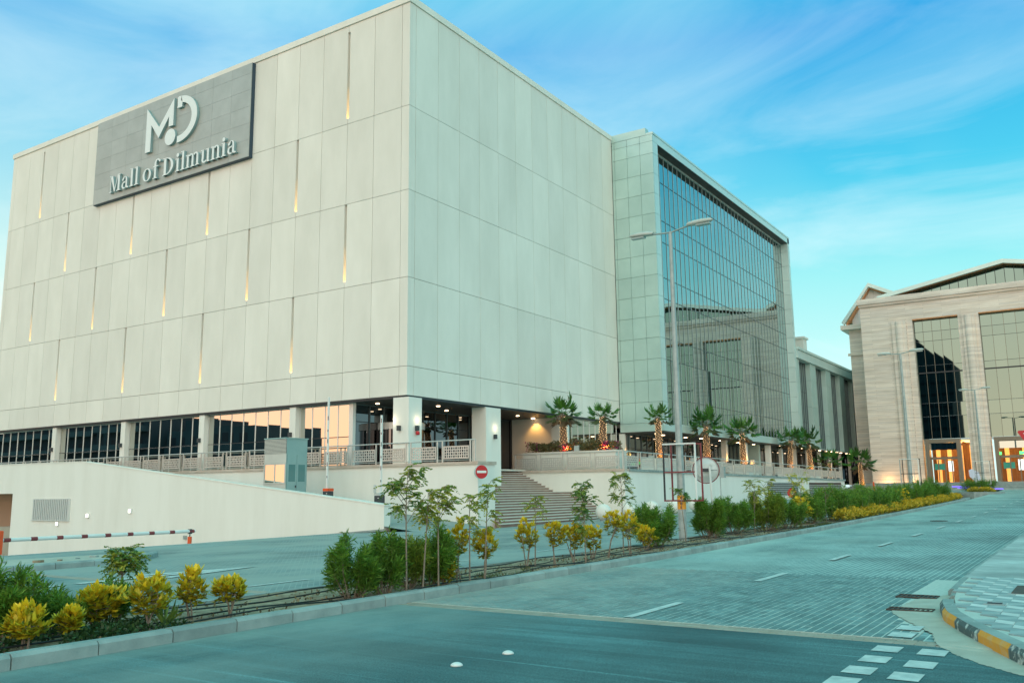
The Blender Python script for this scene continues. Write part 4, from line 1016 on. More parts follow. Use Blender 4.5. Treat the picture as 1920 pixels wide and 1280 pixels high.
# right-hand kerb: painted stones round the corner, plain ones up the street
RK = thing('corner_kerb', (-1.8, 12.5, -1.65), 'curved corner kerb with peeling orange and black paint and bare stones beyond', 'kerb')
pts = [(1.6, 7.4), (.6, 8.2), (-.1, 8.9), (-.78, 9.7), (-1.15, 10.56), (-1.46, 11.32), (-1.79, 12.26), (-1.97, 13.2), (-2.08, 14.2)]
xs_, ys_ = [p[0] for p in pts], [p[1] for p in pts]
sl = np.concatenate([[0], np.cumsum(np.hypot(np.diff(xs_), np.diff(ys_)))])
def kp(s): return Vector((np.interp(s, sl, xs_), np.interp(s, sl, ys_), 0))
stones = []; s = 0; Ls = .92; i = 0
while s + Ls <= sl[-1] + .02:
    stones.append((s, min(s + Ls, sl[-1]))); s += Ls
for i, (s0, s1) in enumerate(stones):
    b = MB(); n = 4; prof = [(0, -.2), (0, .10), (.035, .145), (.17, .15), (.17, -.2)]
    ring = []
    for k in range(n + 1):
        t = s0 + .005 + (s1 - s0 - .01) * k / n; p = kp(t); d = (kp(t + .05) - kp(t - .05)).normalized(); nn = Vector((d.y, -d.x, 0))
        for (o, h) in prof: b.v.append((p.x + nn.x * o, p.y + nn.y * o, -1.65 + h))
    for k in range(n):
        for j in range(5):
            j2 = (j + 1) % 5; b.f.append((k * 5 + j, k * 5 + j2, (k + 1) * 5 + j2, (k + 1) * 5 + j))
    b.f += [(0, 1, 2, 3, 4), tuple(n * 5 + j for j in (4, 3, 2, 1, 0))]
    o = b.build('kerb_stone', CONC, RK)
    # paint on the road face only
    q = MB()
    for k in range(n + 1):
        t = s0 + .012 + (s1 - s0 - .024) * k / n; p = kp(t); d = (kp(t + .05) - kp(t - .05)).normalized(); nn = Vector((d.y, -d.x, 0))
        q.v += [(p.x - nn.x * .003, p.y - nn.y * .003, -1.645), (p.x - nn.x * .003, p.y - nn.y * .003, -1.552), (p.x + nn.x * .031, p.y + nn.y * .031, -1.506)]
    for k in range(n): q.f += [(k * 3, k * 3 + 1, k * 3 + 4, k * 3 + 3), (k * 3 + 1, k * 3 + 2, k * 3 + 5, k * 3 + 4)]
    q.build('kerb_paint', ORANGE if i % 2 == 0 else BLACKW, o)
KR = kerbmesh(.885, .12, .16)
y = 14.25
while y < 78:
    x = rkx(y); s = (gz(y + .9) - gz(y)) / .9; dx = rkx(y + .9) - rkx(y)
    inst('kerb_stone', KR, RK, (x + .16, y + .885, gz(y)), (-math.atan(s), 0, math.pi - math.atan(dx / .9))); y += .9
# sand drifted along the corner
gp = [(-2.16, 15.3), (-2.42, 14.5), (-2.48, 12.9), (-2.05, 11.9), (-1.72, 11.2), (-1.58, 10.5), (-1.28, 9.9), (-1.05, 9.55), (-.62, 9.1), (.0, 8.3), (.9, 7.3), (1.7, 7.4), (.6, 8.25), (-.1, 8.95), (-.78, 9.75), (-1.14, 10.6), (-1.45, 11.36), (-1.78, 12.3), (-2.0, 13.7), (-2.1, 15.3)]
m = MB(); mid = []
left = gp[:11]; right = gp[11:][::-1]
def samp(L, t):
    a = np.array(L); q = np.concatenate([[0], np.cumsum(np.hypot(*np.diff(a, axis=0).T))]); return np.array([np.interp(t * q[-1], q, a[:, 0]), np.interp(t * q[-1], q, a[:, 1])])
N = 260; wob_ = np.cumsum(rng.normal(0, .02, (N + 1, 2)), 0); wob_ -= np.linspace(0, 1, N + 1)[:, None] * wob_[-1]
for i in range(N + 1):
    a = samp(left, i / N); b = samp(right, i / N); a = a + np.clip(wob_[i], -.10, .10) * .6 + rng.normal(0, .010, 2)
    m.v += [(a[0], a[1], -1.646 if a[1] < 10.45 else -1.6365), (b[0], b[1], -1.640 if b[1] < 10.45 else -1.630)]
for i in range(N): m.f.append((2 * i, 2 * i + 1, 2 * i + 3, 2 * i + 2))
struct(m.build('sandy_gutter', SANDY))
# pavement of rhombus tiles behind the corner kerb
rk_in = lambda y: rkx(y) + .185
pv = struct(grid('pavement', [-2.5, 3, 12], [17.0, 20, 35, 50, 63, 78, 108], lambda x, y: gz(y), PED, .128))
for vtx in pv.data.vertices:
    if vtx.co.x < -2: vtx.co.x = rkx(vtx.co.y) + .10
pb = struct(MB().prism([(rk_in(y) - .02, y) for y in np.arange(8.2, 17.02, .4)] + [(6, 17.0), (6, 6)], -1.9, -1.515).build('pavement_bed', JOINT))
s = .235; h3 = s * math.sqrt(3) / 2
def rh(v): 
    b = MB(); n = len(v); cx = sum(p[0] for p in v) / n; cy = sum(p[1] for p in v) / n
    b.prism([(cx + (p[0] - cx) * .975, cy + (p[1] - cy) * .975) for p in v], -.03, 0); return b
tiles = [((0, 0), (s, 0), (s * 1.5, h3), (s * .5, h3)), ((0, 0), (s * .5, h3), (-s * .5, h3), (-s, 0)), ((0, 0), (-s, 0), (-s * .5, -h3), (s * .5, -h3))]
tiles = [((0, 0), (h3, s / 2), (h3, -s / 2 + 0), (0, -s))]
RM = []
hexv = [(h3, s / 2), (0, s), (-h3, s / 2), (-h3, -s / 2), (0, -s), (h3, -s / 2)]
for k, mm in ((0, TILE_A), (1, TILE_B), (2, TILE_C)):
    v = [(0, 0), hexv[(2 * k + 5) % 6], hexv[(2 * k) % 6], hexv[(2 * k + 1) % 6]]
    b = rh(v); RM.append(mk('paving_tile', b.v, b.f, mm))
tl_ = []
j = 0; y = 8.0
while y < 16.9:
    x = -2.4 + (h3 if j % 2 else 0)
    while x < 3.6:
        if x - h3 > rk_in(y) - .15 and x - h3 > rk_in(y + s) - .15 and x - h3 > rk_in(y - s) - .15: tl_.append((x, y))
        x += 2 * h3
    y += 1.5 * s; j += 1
tl_.sort(key=lambda p: math.hypot(p[0] + 1.0, p[1] - 12.0)); cnt = 0; rest = [MB(), MB(), MB()]
for (x, y) in tl_:
    for k in range(3):
        if cnt < 300: inst('paving_tile', RM[k], pb, (x, y, -1.502 + random.uniform(-.0015, .0015))); cnt += 1
        else:
            me = RM[k]; rest[k].add([(v.co.x + x, v.co.y + y, v.co.z - 1.502) for v in me.vertices], [tuple(p.vertices) for p in me.polygons])
for k, mm in enumerate((TILE_A, TILE_B, TILE_C)):
    if rest[k].v: rest[k].build('paving_tiles_field', mm, pb, kind='stuff')
# drains and covers
def grate(x0, x1, y0, y1, z, label):
    t = thing('drain_grate', ((x0 + x1) / 2, (y0 + y1) / 2, z), label, 'drain', 'drain grates')
    MB().box(x0, x1, y0, y1, z - .05, z - .002).build('pit', BLACK, t)
    MB().box(x0, x1, y0, y0 + .025, z, z + .012).box(x0, x1, y1 - .025, y1, z, z + .012).build('frame', GRATE, t)
    n = 9
    for i in range(n + 1):
        x = x0 + (x1 - x0 - .02) * i / n; MB().box(x, x + .02, y0 + .026, y1 - .026, z, z + .010).build('bar', GRATE, t)
grate(-2.78, -2.22, 14.62, 14.98, -1.632, 'rusty drain grate at the corner kerb, farther of two'); grate(-2.62, -2.05, 13.08, 13.36, -1.632, 'dark drain grate at the corner kerb, nearer of two')
def cover(x0, x1, y0, y1, z, label, m=GRATE):
    t = thing('access_cover', ((x0 + x1) / 2, (y0 + y1) / 2, z), label, 'cover'); MB().box(x0, x1, y0, y1, z - .01, z + .004).build('frame', GALV, t); MB().box(x0 + .04, x1 - .04, y0 + .04, y1 - .04, z + .005, z + .010).build('plate', m, t)
cover(-1.28, -.5, 14.5, 15.7, -1.498, 'square access cover in the tiled pavement at right edge'); cover(-1.45, -1.2, 13.15, 13.35, -1.498, 'small dark gully cover in the tiled pavement', BLACK)
t = tag(MB().lathe([(.36, 0), (.36, .012), (.30, .014)], (-6.2, 43.3, gz(43.3) + .002), 24).build('manhole_cover', GRATE), 'round dark manhole cover in the paved road beyond the lamp post', 'manhole')
# raised pavement at far left of the ramp
rp_ = thing('ramp_kerb', (-20.5, 11, -1.65), 'low grey kerb and rubble strip at the foot of the ramp, far left', 'kerb')
RP = [(-20.2, 5.0), (-20.2, 12.6), (-20.6, 14.2), (-21.6, 15.3), (-22.2, 15.3), (-23.5, 5)]
MB().prism([(-20.42, 5), (-20.42, 12.6), (-20.8, 14.1), (-21.6, 15.0), (-22.1, 15.0), (-23.5, 5)], -1.9, -1.535).build('fill', SANDY, rp_)
for i in range(len(RP) - 3):
    a, b = Vector((*RP[i], 0)), Vector((*RP[i + 1], 0)); L = (b - a).length; n = max(1, round(L / 1.0)); d = (b - a).normalized()
    for k in range(n):
        me = kerbmesh(L / n - .015, .14, .18); p = a + d * (L * k / n)
        inst('kerb_stone', me, rp_, (p.x - .18 * d.y, p.y + .18 * d.x, -1.65), (0, 0, math.atan2(-d.x, d.y)))
for k in range(9):
    x, y = -21.2 + random.uniform(-.5, .5), 9.5 + k * .55; r = random.uniform(.05, .13)
    MB().prism([(x + r * random.uniform(.6, 1.2) * math.cos(t), y + 1.4 * r * random.uniform(.6, 1.2) * math.sin(t)) for t in np.arange(0, 6.28, 1.05)], -1.55, -1.535 + r * .5).build('rubble', random.choice([CONC, SOIL, WHITE]), rp_)
# ------------------------------------------------------------------ street lamps
def street_lamp(x, y, z, H, label, frame=True, fz=1.32):
    t = thing('street_lamp', (x, y, z), label, 'lamp post', 'double-headed street lamps')
    MB().lathe([(.20, 0), (.20, .02), (.135, .03), (.125, 2.0), (.062, H)], (x, y, z), 8).build('pole', GALV, t)
    MB().path([(x - .62, y, z + H + .02), (x, y, z + H - .02), (x + .62, y, z + H + .10)], .03, 8).build('arm', GALV, t)
    for s in (-1, 1):
        h = MB(); prof = [(0, .05), (.06, .085), (.25, .105), (.55, .10), (.78, .075), (.86, .03)]; n = 10
        zc0 = z + H + (.02 if s < 0 else .10)
        for k, (d, r) in enumerate(prof):
            for j in range(n):
                a = 2 * math.pi * j / n; cy_, cz_ = math.cos(a) * r * 1.45, math.sin(a) * r * (1.05 if math.sin(a) > 0 else .55)
                h.v.append((x + s * (.58 + d), y + cy_, zc0 + .02 + .04 * d + cz_))
        for k in range(len(prof) - 1):
            for j in range(n):
                q = (k * n + j, k * n + (j + 1) % n, (k + 1) * n + (j + 1) % n, (k + 1) * n + j); h.f.append(q if s < 0 else q[::-1])
        h.f += [tuple(range(n)), tuple(range(5 * n, 6 * n))]
        hd = h.build('lamp_head', LAMPH, t, smooth=True)
        MB().box(min(x + s * .90, x + s * 1.36), max(x + s * .90, x + s * 1.36), y - .10, y + .10, zc0 - .065, zc0 - .02).build('lens', LAMPG, hd)
    return t
def pole_frame(x, y, z0, z1, w, label, small=False):
    t = thing('banner_frame', (x, y, z0), label, 'frame', 'empty banner frames')
    for yy, m, dx in ((y - .19, GALV if not small else GALV, 0.0), (y + .19, DRED if not small else DARKF, .10)):
        r = .022
        xs0, xs1 = x - w / 2 + dx, x + w / 2 + dx * .4
        MB().box(xs0 - r, xs1 + r, yy - r, yy + r, z1 - r, z1 + r).build('top_bar', WHITE if yy < y else m, t)
        MB().box(xs0 - r, xs1 + r, yy - r, yy + r, z0 - r, z0 + r).build('bottom_bar', DRED if not small else m, t)
        MB().box(xs0 - r, xs0 + r, yy - r, yy + r, z0 + r, z1 - r).build('side_bar', m if yy > y else (GALV if small else DARKF), t)
        MB().box(xs1 - r, xs1 + r, yy - r, yy + r, z0 + r, z1 - r).build('side_bar', m if yy > y else WHITE, t)
    zm = (z0 + z1) / 2
    MB().box(x - w / 2, x + w / 2, y - .19 - .02, y - .19 + .02, zm - .02, zm + .02).build('cross_bar', DRED if not small else DARKF, t)
    for zz in (z0 + .02, z1 - .02):
        MB().box(x - .03, x + .03, y - .19, y - .10, zz - .02, zz + .02).box(x - .03, x + .03, y + .10, y + .19, zz - .02, zz + .02).build('clamp', GALV, t)
L1 = street_lamp(-10.86, 25.9, gz(25.9) + .08, 9.70, 'grey double-headed street lamp with orange band, nearest in the median')
bd = MB().lathe([(.131, -.42), (.131, .0)], (-10.86, 25.9, -.20), 16).build('number_band', ORNG, L1)
for (dx, dz, w, h) in ((.05, -.07, .06, .07), (.05, -.25, .07, .06), (.04, -.36, .05, .06)):
    MB().box(-10.86 + dx - w / 2, -10.86 + dx - w / 6, 25.9 - .136, 25.9 - .128, -.20 + dz - h / 2, -.20 + dz + h / 2).box(-10.86 + dx - w / 6 + .002, -10.86 + dx + w / 2, 25.9 - .137, 25.9 - .128, -.20 + dz + h / 5, -.20 + dz + h / 2).box(-10.86 + dx - w / 6 + .002, -10.86 + dx + w / 2, 25.9 - .137, 25.9 - .128, -.20 + dz - h / 2, -.20 + dz - h / 5).build('numeral', PURPLE, bd)
pole_frame(-10.80, 25.9, -.36, 1.36, 1.04, 'empty rusty red and white banner frame clamped to the nearest lamp post')
street_lamp(-10.35, 62.3, gz(62) + .08, 9.85, 'grey double-headed street lamp rising from far hedge, before the stone corner')
pole_frame(-10.35, 62.3, -.15, 1.72, 1.1, 'empty grey banner frame on the lamp post before the stone corner', True)
street_lamp(-9.75, 98, gz(98) + .1, 9.95, 'grey double-headed street lamp on the small round island, farthest away')
pole_frame(-9.75, 98, .1, 2.3, 1.3, 'empty dark banner frame on the farthest lamp post', True)
# ------------------------------------------------------------------ signs and small street furniture
def frame_axes(n):
    n = Vector(n).normalized(); u = Vector((-n.y, n.x, 0)).normalized(); return n, u
def disc(c, n, r, th, k=28):
    n, u = frame_axes(n); c = Vector(c); v = []; up_ = Vector((0, 0, 1))
    for s in (-th / 2, th / 2):
        for i in range(k):
            a = 2 * math.pi * i / k; v.append(c + n * s + (u * math.cos(a) + up_ * math.sin(a)) * r)
    m = MB(); m.add(v, [tuple(range(k - 1, -1, -1)), tuple(range(k, 2 * k))] + [(i, (i + 1) % k, k + (i + 1) % k, k + i) for i in range(k)]); return m
ns = thing('no_entry_sign', (-27.05, 37.3, .62), 'round red no entry sign bracketed to the white wall end beside the stair', 'sign')
nrm = (.87, -.50, 0); c0 = Vector((-26.45, 37.25, .96))
disc(c0, nrm, .35, .16).build('housing', GREYB, ns); disc(c0 + Vector(nrm) * .084, nrm, .34, .006).build('red_face', RED, ns)
nn_, uu_ = frame_axes(nrm); cc = c0 + nn_ * .092
MB().add([cc + uu_ * a + Vector((0, 0, b)) for a, b in ((-.26, -.06), (.26, -.06), (.26, .06), (-.26, .06))], [(0, 1, 2, 3)]).build('white_bar', WHITE, ns)
MB().tube(c0, (-26.99, 37.9, .96), .025).build('bracket', GALV, ns)
cm = thing('convex_mirror', (-10.45, 27.5, gz(27.5) + .08), 'convex traffic mirror seen from behind on white post beside the lamp', 'mirror')
MB().tube((-10.45, 27.5, gz(27) + .08), (-10.45, 27.3, .70), .035).build('post', WHITE, cm)
n2 = Vector((-.30, .95, 0)); cmir = Vector((-10.62, 27.42, .58))
k = 32; dm = MB(); nn, uu = frame_axes(n2); upv = Vector((0, 0, 1))
for r, o in ((.40, 0), (.40, .03), (.34, .01), (.20, -.03), (.01, -.05)):
    for i in range(k):
        a = 2 * math.pi * i / k; dm.v.append(cmir + nn * o + (uu * math.cos(a) + upv * math.sin(a)) * r)
for j in range(4):
    for i in range(k): dm.f.append((j * k + i, j * k + (i + 1) % k, (j + 1) * k + (i + 1) % k, (j + 1) * k + i))
dm.build('back', GREYB, cm)
fr = MB()
for i in range(k):
    a = 2 * math.pi * i / k
    for r, o in ((.405, -.015), (.43, .0), (.43, .04), (.405, .05)): fr.v.append(cmir + nn * o + (uu * math.cos(a) + upv * math.sin(a)) * r)
for i in range(k):
    for j in range(4): fr.f.append((i * 4 + j, ((i + 1) % k) * 4 + j, ((i + 1) % k) * 4 + (j + 1) % 4, i * 4 + (j + 1) % 4))
fr.build('red_rim', DRED, cm)
disc(cmir + nn * .06, n2, .40, .02).build('mirror_face', GL_L, cm)
for a in (45, 135, 225, 315):
    p = cmir - nn * .045 + (uu * math.cos(R(a)) + upv * math.sin(R(a))) * .24; disc(p, n2, .045, .03, 10).build('boss', GREYB, cm)
p = cmir - nn * .07
MB().box(p.x - .09, p.x + .14, p.y - .05, p.y + .05, p.z - .05, p.z + .05).build('bracket', CHAR, cm)
MB().box(p.x - .36, p.x + .36, p.y - .006 + .055, p.y + .006 + .055, p.z - .012, p.z + .0).build('strap', CHAR, cm)
cp = thing('camera_pole', (-13.0, 35.1, gz(35)), 'thin grey pole with small box behind the convex mirror', 'pole')
MB().tube((-13, 35.1, gz(35)), (-13, 35.1, -.45), .05).tube((-13, 35.1, -.45), (-13, 35.1, .98), .018).build('pole', GALV, cp)
MB().box(-12.98, -12.80, 35.0, 35.2, .42, .86).build('box', GALV, cp); MB().box(-13.14, -12.86, 35.05, 35.15, -.52, -.47).box(-13.14, -12.86, 35.05, 35.15, -1.05, -1.0).build('bracket', CHAR, cp)
for i, (y, l) in enumerate(((46.6, 'leftmost white ball bollard, at the foot of the stair'), (49.9, 'second white ball bollard from the stair'), (53.3, 'middle white ball bollard below the wall corner'), (56.9, 'fourth white ball bollard from the stair'), (60.6, 'white ball bollard half hidden behind the lamp post shrub'))):
    t = thing('ball_bollard', (-24.4, y, sz(-24.4, y)), l, 'bollard', 'white ball bollards')
    n = 20; prof = [(.46 * math.sin(R(a)), .52 - .46 * math.cos(R(a))) for a in range(14, 181, 11)]
    MB().lathe(prof, (-24.4, y, sz(-24.4, y)), n).build('ball', PLASTER, t, smooth=True); MB().lathe([(.20, -.1), (.20, .09)], (-24.4, y, sz(-24.4, y)), 16).build('foot', CONC, t)
# booth on the up ramp
bt = thing('ticket_booth', (-38.05, 34.8, upz(-38)), 'teal and white ticket booth with louvred top behind the sloping wall', 'booth')
x0, x1, y0, y1, zb_, zt_ = -38.93, -37.2, 34.0, 35.58, upz(-38) - .3, 2.96
MB().box(x0 + .03, x1 - .03, y0 + .03, y1, zb_, zt_).build('shell', BOOTH, bt)
MB().box(x0, x1 - .001, y0, y0 + .029, zb_, .50).box(x0, x1 - .001, y0, y0 + .029, 1.62, 2.14).build('front_panel', BOOTHW, bt)
MB().box(x0 + .001, x1 - .002, y0 + .012, y0 + .028, 2.15, zt_).build('louvre_back', CHAR, bt)
for k in range(11):
    MB().box(x0, x1 - .001, y0 - .02, y0 + .011, 2.16 + .072 * k, 2.16 + .072 * k + .045).build('louvre_slat', BOOTHW, bt)
wn_ = MB().box(x0, x1, y0 - .03, y0 + .03, .50, .57).box(x0, x1, y0 - .03, y0 + .02, 1.55, 1.61).box(x0, x0 + .07, y0 - .03, y0 + .02, .571, 1.549).box(x1 - .07, x1, y0 - .03, y0 + .02, .571, 1.549).box((x0 + x1) / 2 - .03, (x0 + x1) / 2 + .03, y0 - .02, y0 + .02, .571, 1.549).build('window_frame', BOOTHW, bt)
for a, b in ((x0 + .07, (x0 + x1) / 2 - .03), ((x0 + x1) / 2 + .03, x1 - .07)):
    MB().add([(a, y0, .571), (b, y0 + .01, .571), (b, y0 + .012, 1.549), (a, y0, 1.549)], [(0, 1, 2, 3)]).build('pane', GL_L, wn_)
for a, b in ((y0 + .1, (y0 + y1) / 2 - .01), ((y0 + y1) / 2 + .01, y1 - .08)):
    d = MB().box(x1 - .029, x1 + .012, a, b, zb_, 2.1).build('door', BOOTH, bt)
    MB().box(x1 + .013, x1 + .018, a + .1, b - .1, .62, 1.55).build('door_glass', mat('booth_glass', (.10, .25, .25), rough=.1) if 'booth_glass' not in MATS else MATS['booth_glass'], d)
MB().box(x1 + .013, x1 + .06, (y0 + y1) / 2 - .1, (y0 + y1) / 2 - .05, .3, .42).build('door_handle', CHAR, bt)
MB().box(x0 - .04, x1 + .02, y0 - .04, y1 + .04, zt_, zt_ + .06).build('roof', BOOTH, bt)
def gate(x, y, zt, label, top_red):
    z = upz(x); t = thing('barrier_gate', (x, y, z), label, 'barrier', 'raised parking barriers')
    zc_ = zt - (4.95 if top_red else 4.1); MB().bbox(x - .17, x + .17, y - .22, y + .22, z, zc_ - .10, .01).build('cabinet', CHAR, t)
    MB().bbox(x - .18, x + .18, y - .23, y + .23, zc_ - .095, zc_ + .05, .02).build('cabinet_lid', ORED if top_red else GREYB, t)
    MB().box(x + .06, x + .15, y - .224, y - .2201, zc_ - .24, zc_ - .21).build('plate', WHITE, t)
    b = MB().box(x - .155 if top_red else x + .03, x - .06 if top_red else x + .13, y - .04, y + .04, zc_ + .055, zt).build('boom', WHITE, t)
    bx = (x - .155) if top_red else (x + .03)
    for k in range(6):
        zz = zc_ + .6 + k * .62; MB().box(bx + .05, bx + .099, y - .046, y - .0402, zz, zz + (.22 if k % 2 else .11)).build('boom_stripe', DRED if k % 3 else CHAR, b)
    if not top_red:
        MB().bbox(x - .16, x - .02, y - .3, y - .24, zc_ + .05, zc_ + .45, .01).build('reader', GREYB, t)
gate(-34.75, 34.8, 5.13, 'raised barrier boom with orange topped cabinet, right of the ticket booth', True)
gate(-31.72, 35.5, 4.02, 'raised barrier boom with grey cabinet at the lower end of the sloping wall', False)
rb = thing('warning_bollard', (-29.55, 33.5, upz(-29.5)), 'short red and white bollard just past the end of the sloping wall', 'bollard')
zz = upz(-29.5)
for k, m in enumerate((WHITE, RED, WHITE, RED)):
    MB().lathe([(.07, 0), (.07, .215)], (-29.55, 33.5, zz + .22 * k), 12).build('band', m, rb)
# lowered bar across the basement ramp
lb = thing('lowered_barrier', (-28, 17.7, gl(-28, 18)), 'long lowered barrier arm with red bands before the sloping wall', 'barrier')
P0, P1 = Vector((-28, 14.3, -1.31)), Vector((-28, 21.3, -1.33))
MB().tube(P0, P1, .06, n=10).build('arm', WHITE, lb)
for k in range(9):
    a = P0.lerp(P1, .02 + .118 * k); b = P0.lerp(P1, .02 + .118 * k + .03); MB().tube(a, b, .0625, n=10).build('red_band', DRED, lb)
gzb = gl(-28, 18)
MB().tube((-28, 21.1, gzb - .15), (-28, 21.1, -1.52), .075, n=12).build('rest_post', ORED, lb); MB().tube((-28, 21.1, -1.519), (-28, 21.1, -1.36), .02).box(-28.05, -27.95, 21.04, 21.16, -1.42, -1.25).build('cradle', CHAR, lb)
MB().bbox(-28.2, -27.85, 13.9, 14.36, -1.72, -1.02, .02).build('cabinet', ORED, lb); MB().box(-28.18, -27.87, 13.93, 14.33, gzb - .2, -1.721).build('cabinet_base', CHAR, lb)
# red round sign low by the far wall, orange post, give-way sign, white panel
rs = thing('round_sign', (-20, 69.3, gz(69)), 'small red and white round sign on a short post before the louvred wall', 'sign')
MB().tube((-20, 69.3, gz(69)), (-20, 69.3, -.6), .04).build('post', GALV, rs); disc((-20, 69.25, -.42), (.6, -.8, 0), .36, .05).build('red_face', RED, rs); disc(Vector((-20, 69.25, -.42)) + Vector((.6, -.8, 0)) * .03, (.6, -.8, 0), .12, .02).build('white_centre', WHITE, rs)
op = thing('marker_post', (-22.0, 108.5, -.5), 'slim orange marker post on the plaza before the stone corner', 'post')
MB().lathe([(.16, 0), (.12, .05), (.10, .08), (.09, 1.0), (.05, 1.03)], (-22.0, 108.5, -.5), 10).build('shaft', ORED, op)
gs = thing('give_way_sign', (-2.9, 52.0, gz(52)), 'red triangular give way sign cut by the right edge of the picture', 'sign')
MB().tube((-2.95, 52.05, gz(52) + .1), (-2.95, 52.05, 2.7), .04).build('post', GALV, gs)
tri = [(-3.40, 2.69), (-2.50, 2.69), (-2.95, 1.90)]
MB().prismy([(-3.36, 2.72), (-2.54, 2.72), (-2.48, 2.64), (-2.92, 1.88), (-2.98, 1.88), (-3.42, 2.64)], 51.96, 51.99).build('red_face', RED, gs)
MB().prismy([(-3.17, 2.59), (-2.73, 2.59), (-2.95, 2.2)], 51.955, 51.958).build('white_centre', WHITE, gs)
wp = thing('white_panel', (-12.2, 114, .35), 'pale angular panel standing at the foot of the stone pier by the portal', 'panel')
MB().prismy([(-12.15, .35), (-11.55, .35), (-11.72, 1.45), (-12.45, 1.85), (-12.75, 1.7), (-12.7, 1.0)], 114.0, 114.12).build('panel', mat('lilac_white', (.66, .68, .78), rough=.5), wp)
MB().tube((-12, 114.2, .3), (-12, 114.12, 1.3), .04).build('prop', GALV, wp)

# ------------------------------------------------------------------ apartment blocks behind the camera (mirrored in the shop windows)
def block(x0, x1, y0, y1, h, label, balc):
    t = thing('apartment_block', ((x0 + x1) / 2, (y0 + y1) / 2, -1.7), label, 'building', 'apartment blocks mirrored in the shop windows')
    MB().box(x0, x1, y0, y1, -5, h).box(x0 + 3, x0 + 7, y0 + 2, y1 - 2, h, h + 2).build('wall', FLAT1, t)
    z = 2.0
    while z < h - 1.5:
        wv = MB(); x = x0 + 1
        while x < x1 - 2:
            wv.box(x, x + 1.6, y1 - .05, y1 + .02, z, z + 1.5); x += 3.1
        wv.build('window_row', FLATW, t)
        if balc: MB().box(x0 + 1, x1 - 1, y1, y1 + 1.6, z - .5, z + .5).build('balcony', FLAT2, t)
        z += 3.2
block(-138, -114, -34, -20, 11.0, 'low dark apartment block mirrored beside the ticket booth', False)
block(-154, -139, -32, -18, 14.0, 'balconied dark apartment block mirrored in the middle window bay', True)
block(-205, -155, -38, -20, 27.0, 'tall dark apartment block mirrored in the left window bays', True)

def glass_block(x0, x1, y0, y1, h0, h1, label):
    t = thing('office_tower', ((x0 + x1) / 2, (y0 + y1) / 2, -1.7), label, 'building')
    MB().prismy([(x0, -3), (x1, -3), (x1, h1), (x0, h0)], y0, y1).build('wall', FLAT1, t)
    n = 9
    for i in range(n + 1):
        x = x0 + (x1 - x0) * i / n; MB().box(x - .12, x + .12, y1, y1 + .25, -3, h1 - 1).build('mullion', FLAT2, t)
    z = 2
    while z < h1 - 2:
        MB().box(x0 + .2, x1 - .2, y1, y1 + .18, z, z + .9).build('spandrel', FLATW, t); z += 3.6
glass_block(-50.5, -35.6, -80, -60, 51.0, 37.0, 'dark office tower with sloping top, mirrored in the left bronze window')
# ------------------------------------------------------------------ plants
def leaf_mesh(name, base, dirs, side, L, W, tint, m, fold=.15):
    n = len(base); upn = np.cross(dirs, side)
    L = np.asarray(L)[:, None]; W = np.asarray(W)[:, None]
    mid = base + dirs * L * .5 + upn * L * fold * .3
    m1 = base + dirs * L * .32 + upn * L * fold * .3; m2 = base + dirs * L * .70 + upn * L * fold * .05
    v = np.empty((n, 6, 3)); v[:, 0] = base; v[:, 1] = m1 + side * W * .48; v[:, 2] = m2 + side * W * .40; v[:, 3] = base + dirs * L - upn * L * fold; v[:, 4] = m2 - side * W * .40; v[:, 5] = m1 - side * W * .48
    me = bpy.data.meshes.new(name)
    me.vertices.add(6 * n); me.vertices.foreach_set('co', v.astype(np.float32).ravel())
    me.loops.add(6 * n); me.loops.foreach_set('vertex_index', np.arange(6 * n, dtype=np.int32))
    me.polygons.add(n); me.polygons.foreach_set('loop_start', np.arange(0, 6 * n, 6, dtype=np.int32))
    me.update(calc_edges=True)
    a = me.attributes.new('tint', 'FLOAT_COLOR', 'FACE'); c = np.ones((n, 4), np.float32); c[:, :3] = tint; a.data.foreach_set('color', c.ravel())
    me.materials.append(m); return me
def norm(a): return a / np.maximum(np.linalg.norm(a, axis=1, keepdims=True), 1e-9)
def sides(d):
    r_ = rng.normal(size=d.shape); s = np.cross(d, r_); return norm(s)
def blend(c1, c2, t, jit=.12):
    t = t[:, None]; return (np.array(c1) * (1 - t) + np.array(c2) * t) * (1 + rng.uniform(-jit, jit, (len(t), 1)))
def put_leaves(name, arr, parent, kind='stuff'):
    me = leaf_mesh(name, *arr); o = bpy.data.objects.new(name, me); COL.objects.link(o); o.parent = parent
    if kind: o['kind'] = kind
    return o
def rosettes(cent, r0, L, W, per, up_bias, c1, c2, m, tfun):
    """whorls of leaves at given tips"""
    k = len(cent); b = np.repeat(cent, per, 0); out = np.repeat(r0, per, 0)
    ang = rng.uniform(0, 2 * np.pi, len(b)); el = rng.uniform(-.15, .95, len(b))
    d = np.stack([np.cos(ang) * np.cos(el), np.sin(ang) * np.cos(el), np.sin(el)], 1) + out * .75 + np.array([0, 0, up_bias]); d = norm(d)
    l = L * rng.uniform(.6, 1.2, len(b)); t = np.clip(np.repeat(tfun, per) + rng.normal(0, .16, len(b)), 0, 1)
    side = norm(np.cross(d, np.tile([0, 0, 1.0], (len(b), 1)) + rng.normal(0, .25, d.shape)))
    return (b + rng.normal(0, .008, b.shape), d, side, l, W * l / L, blend(c1, c2, t), m)
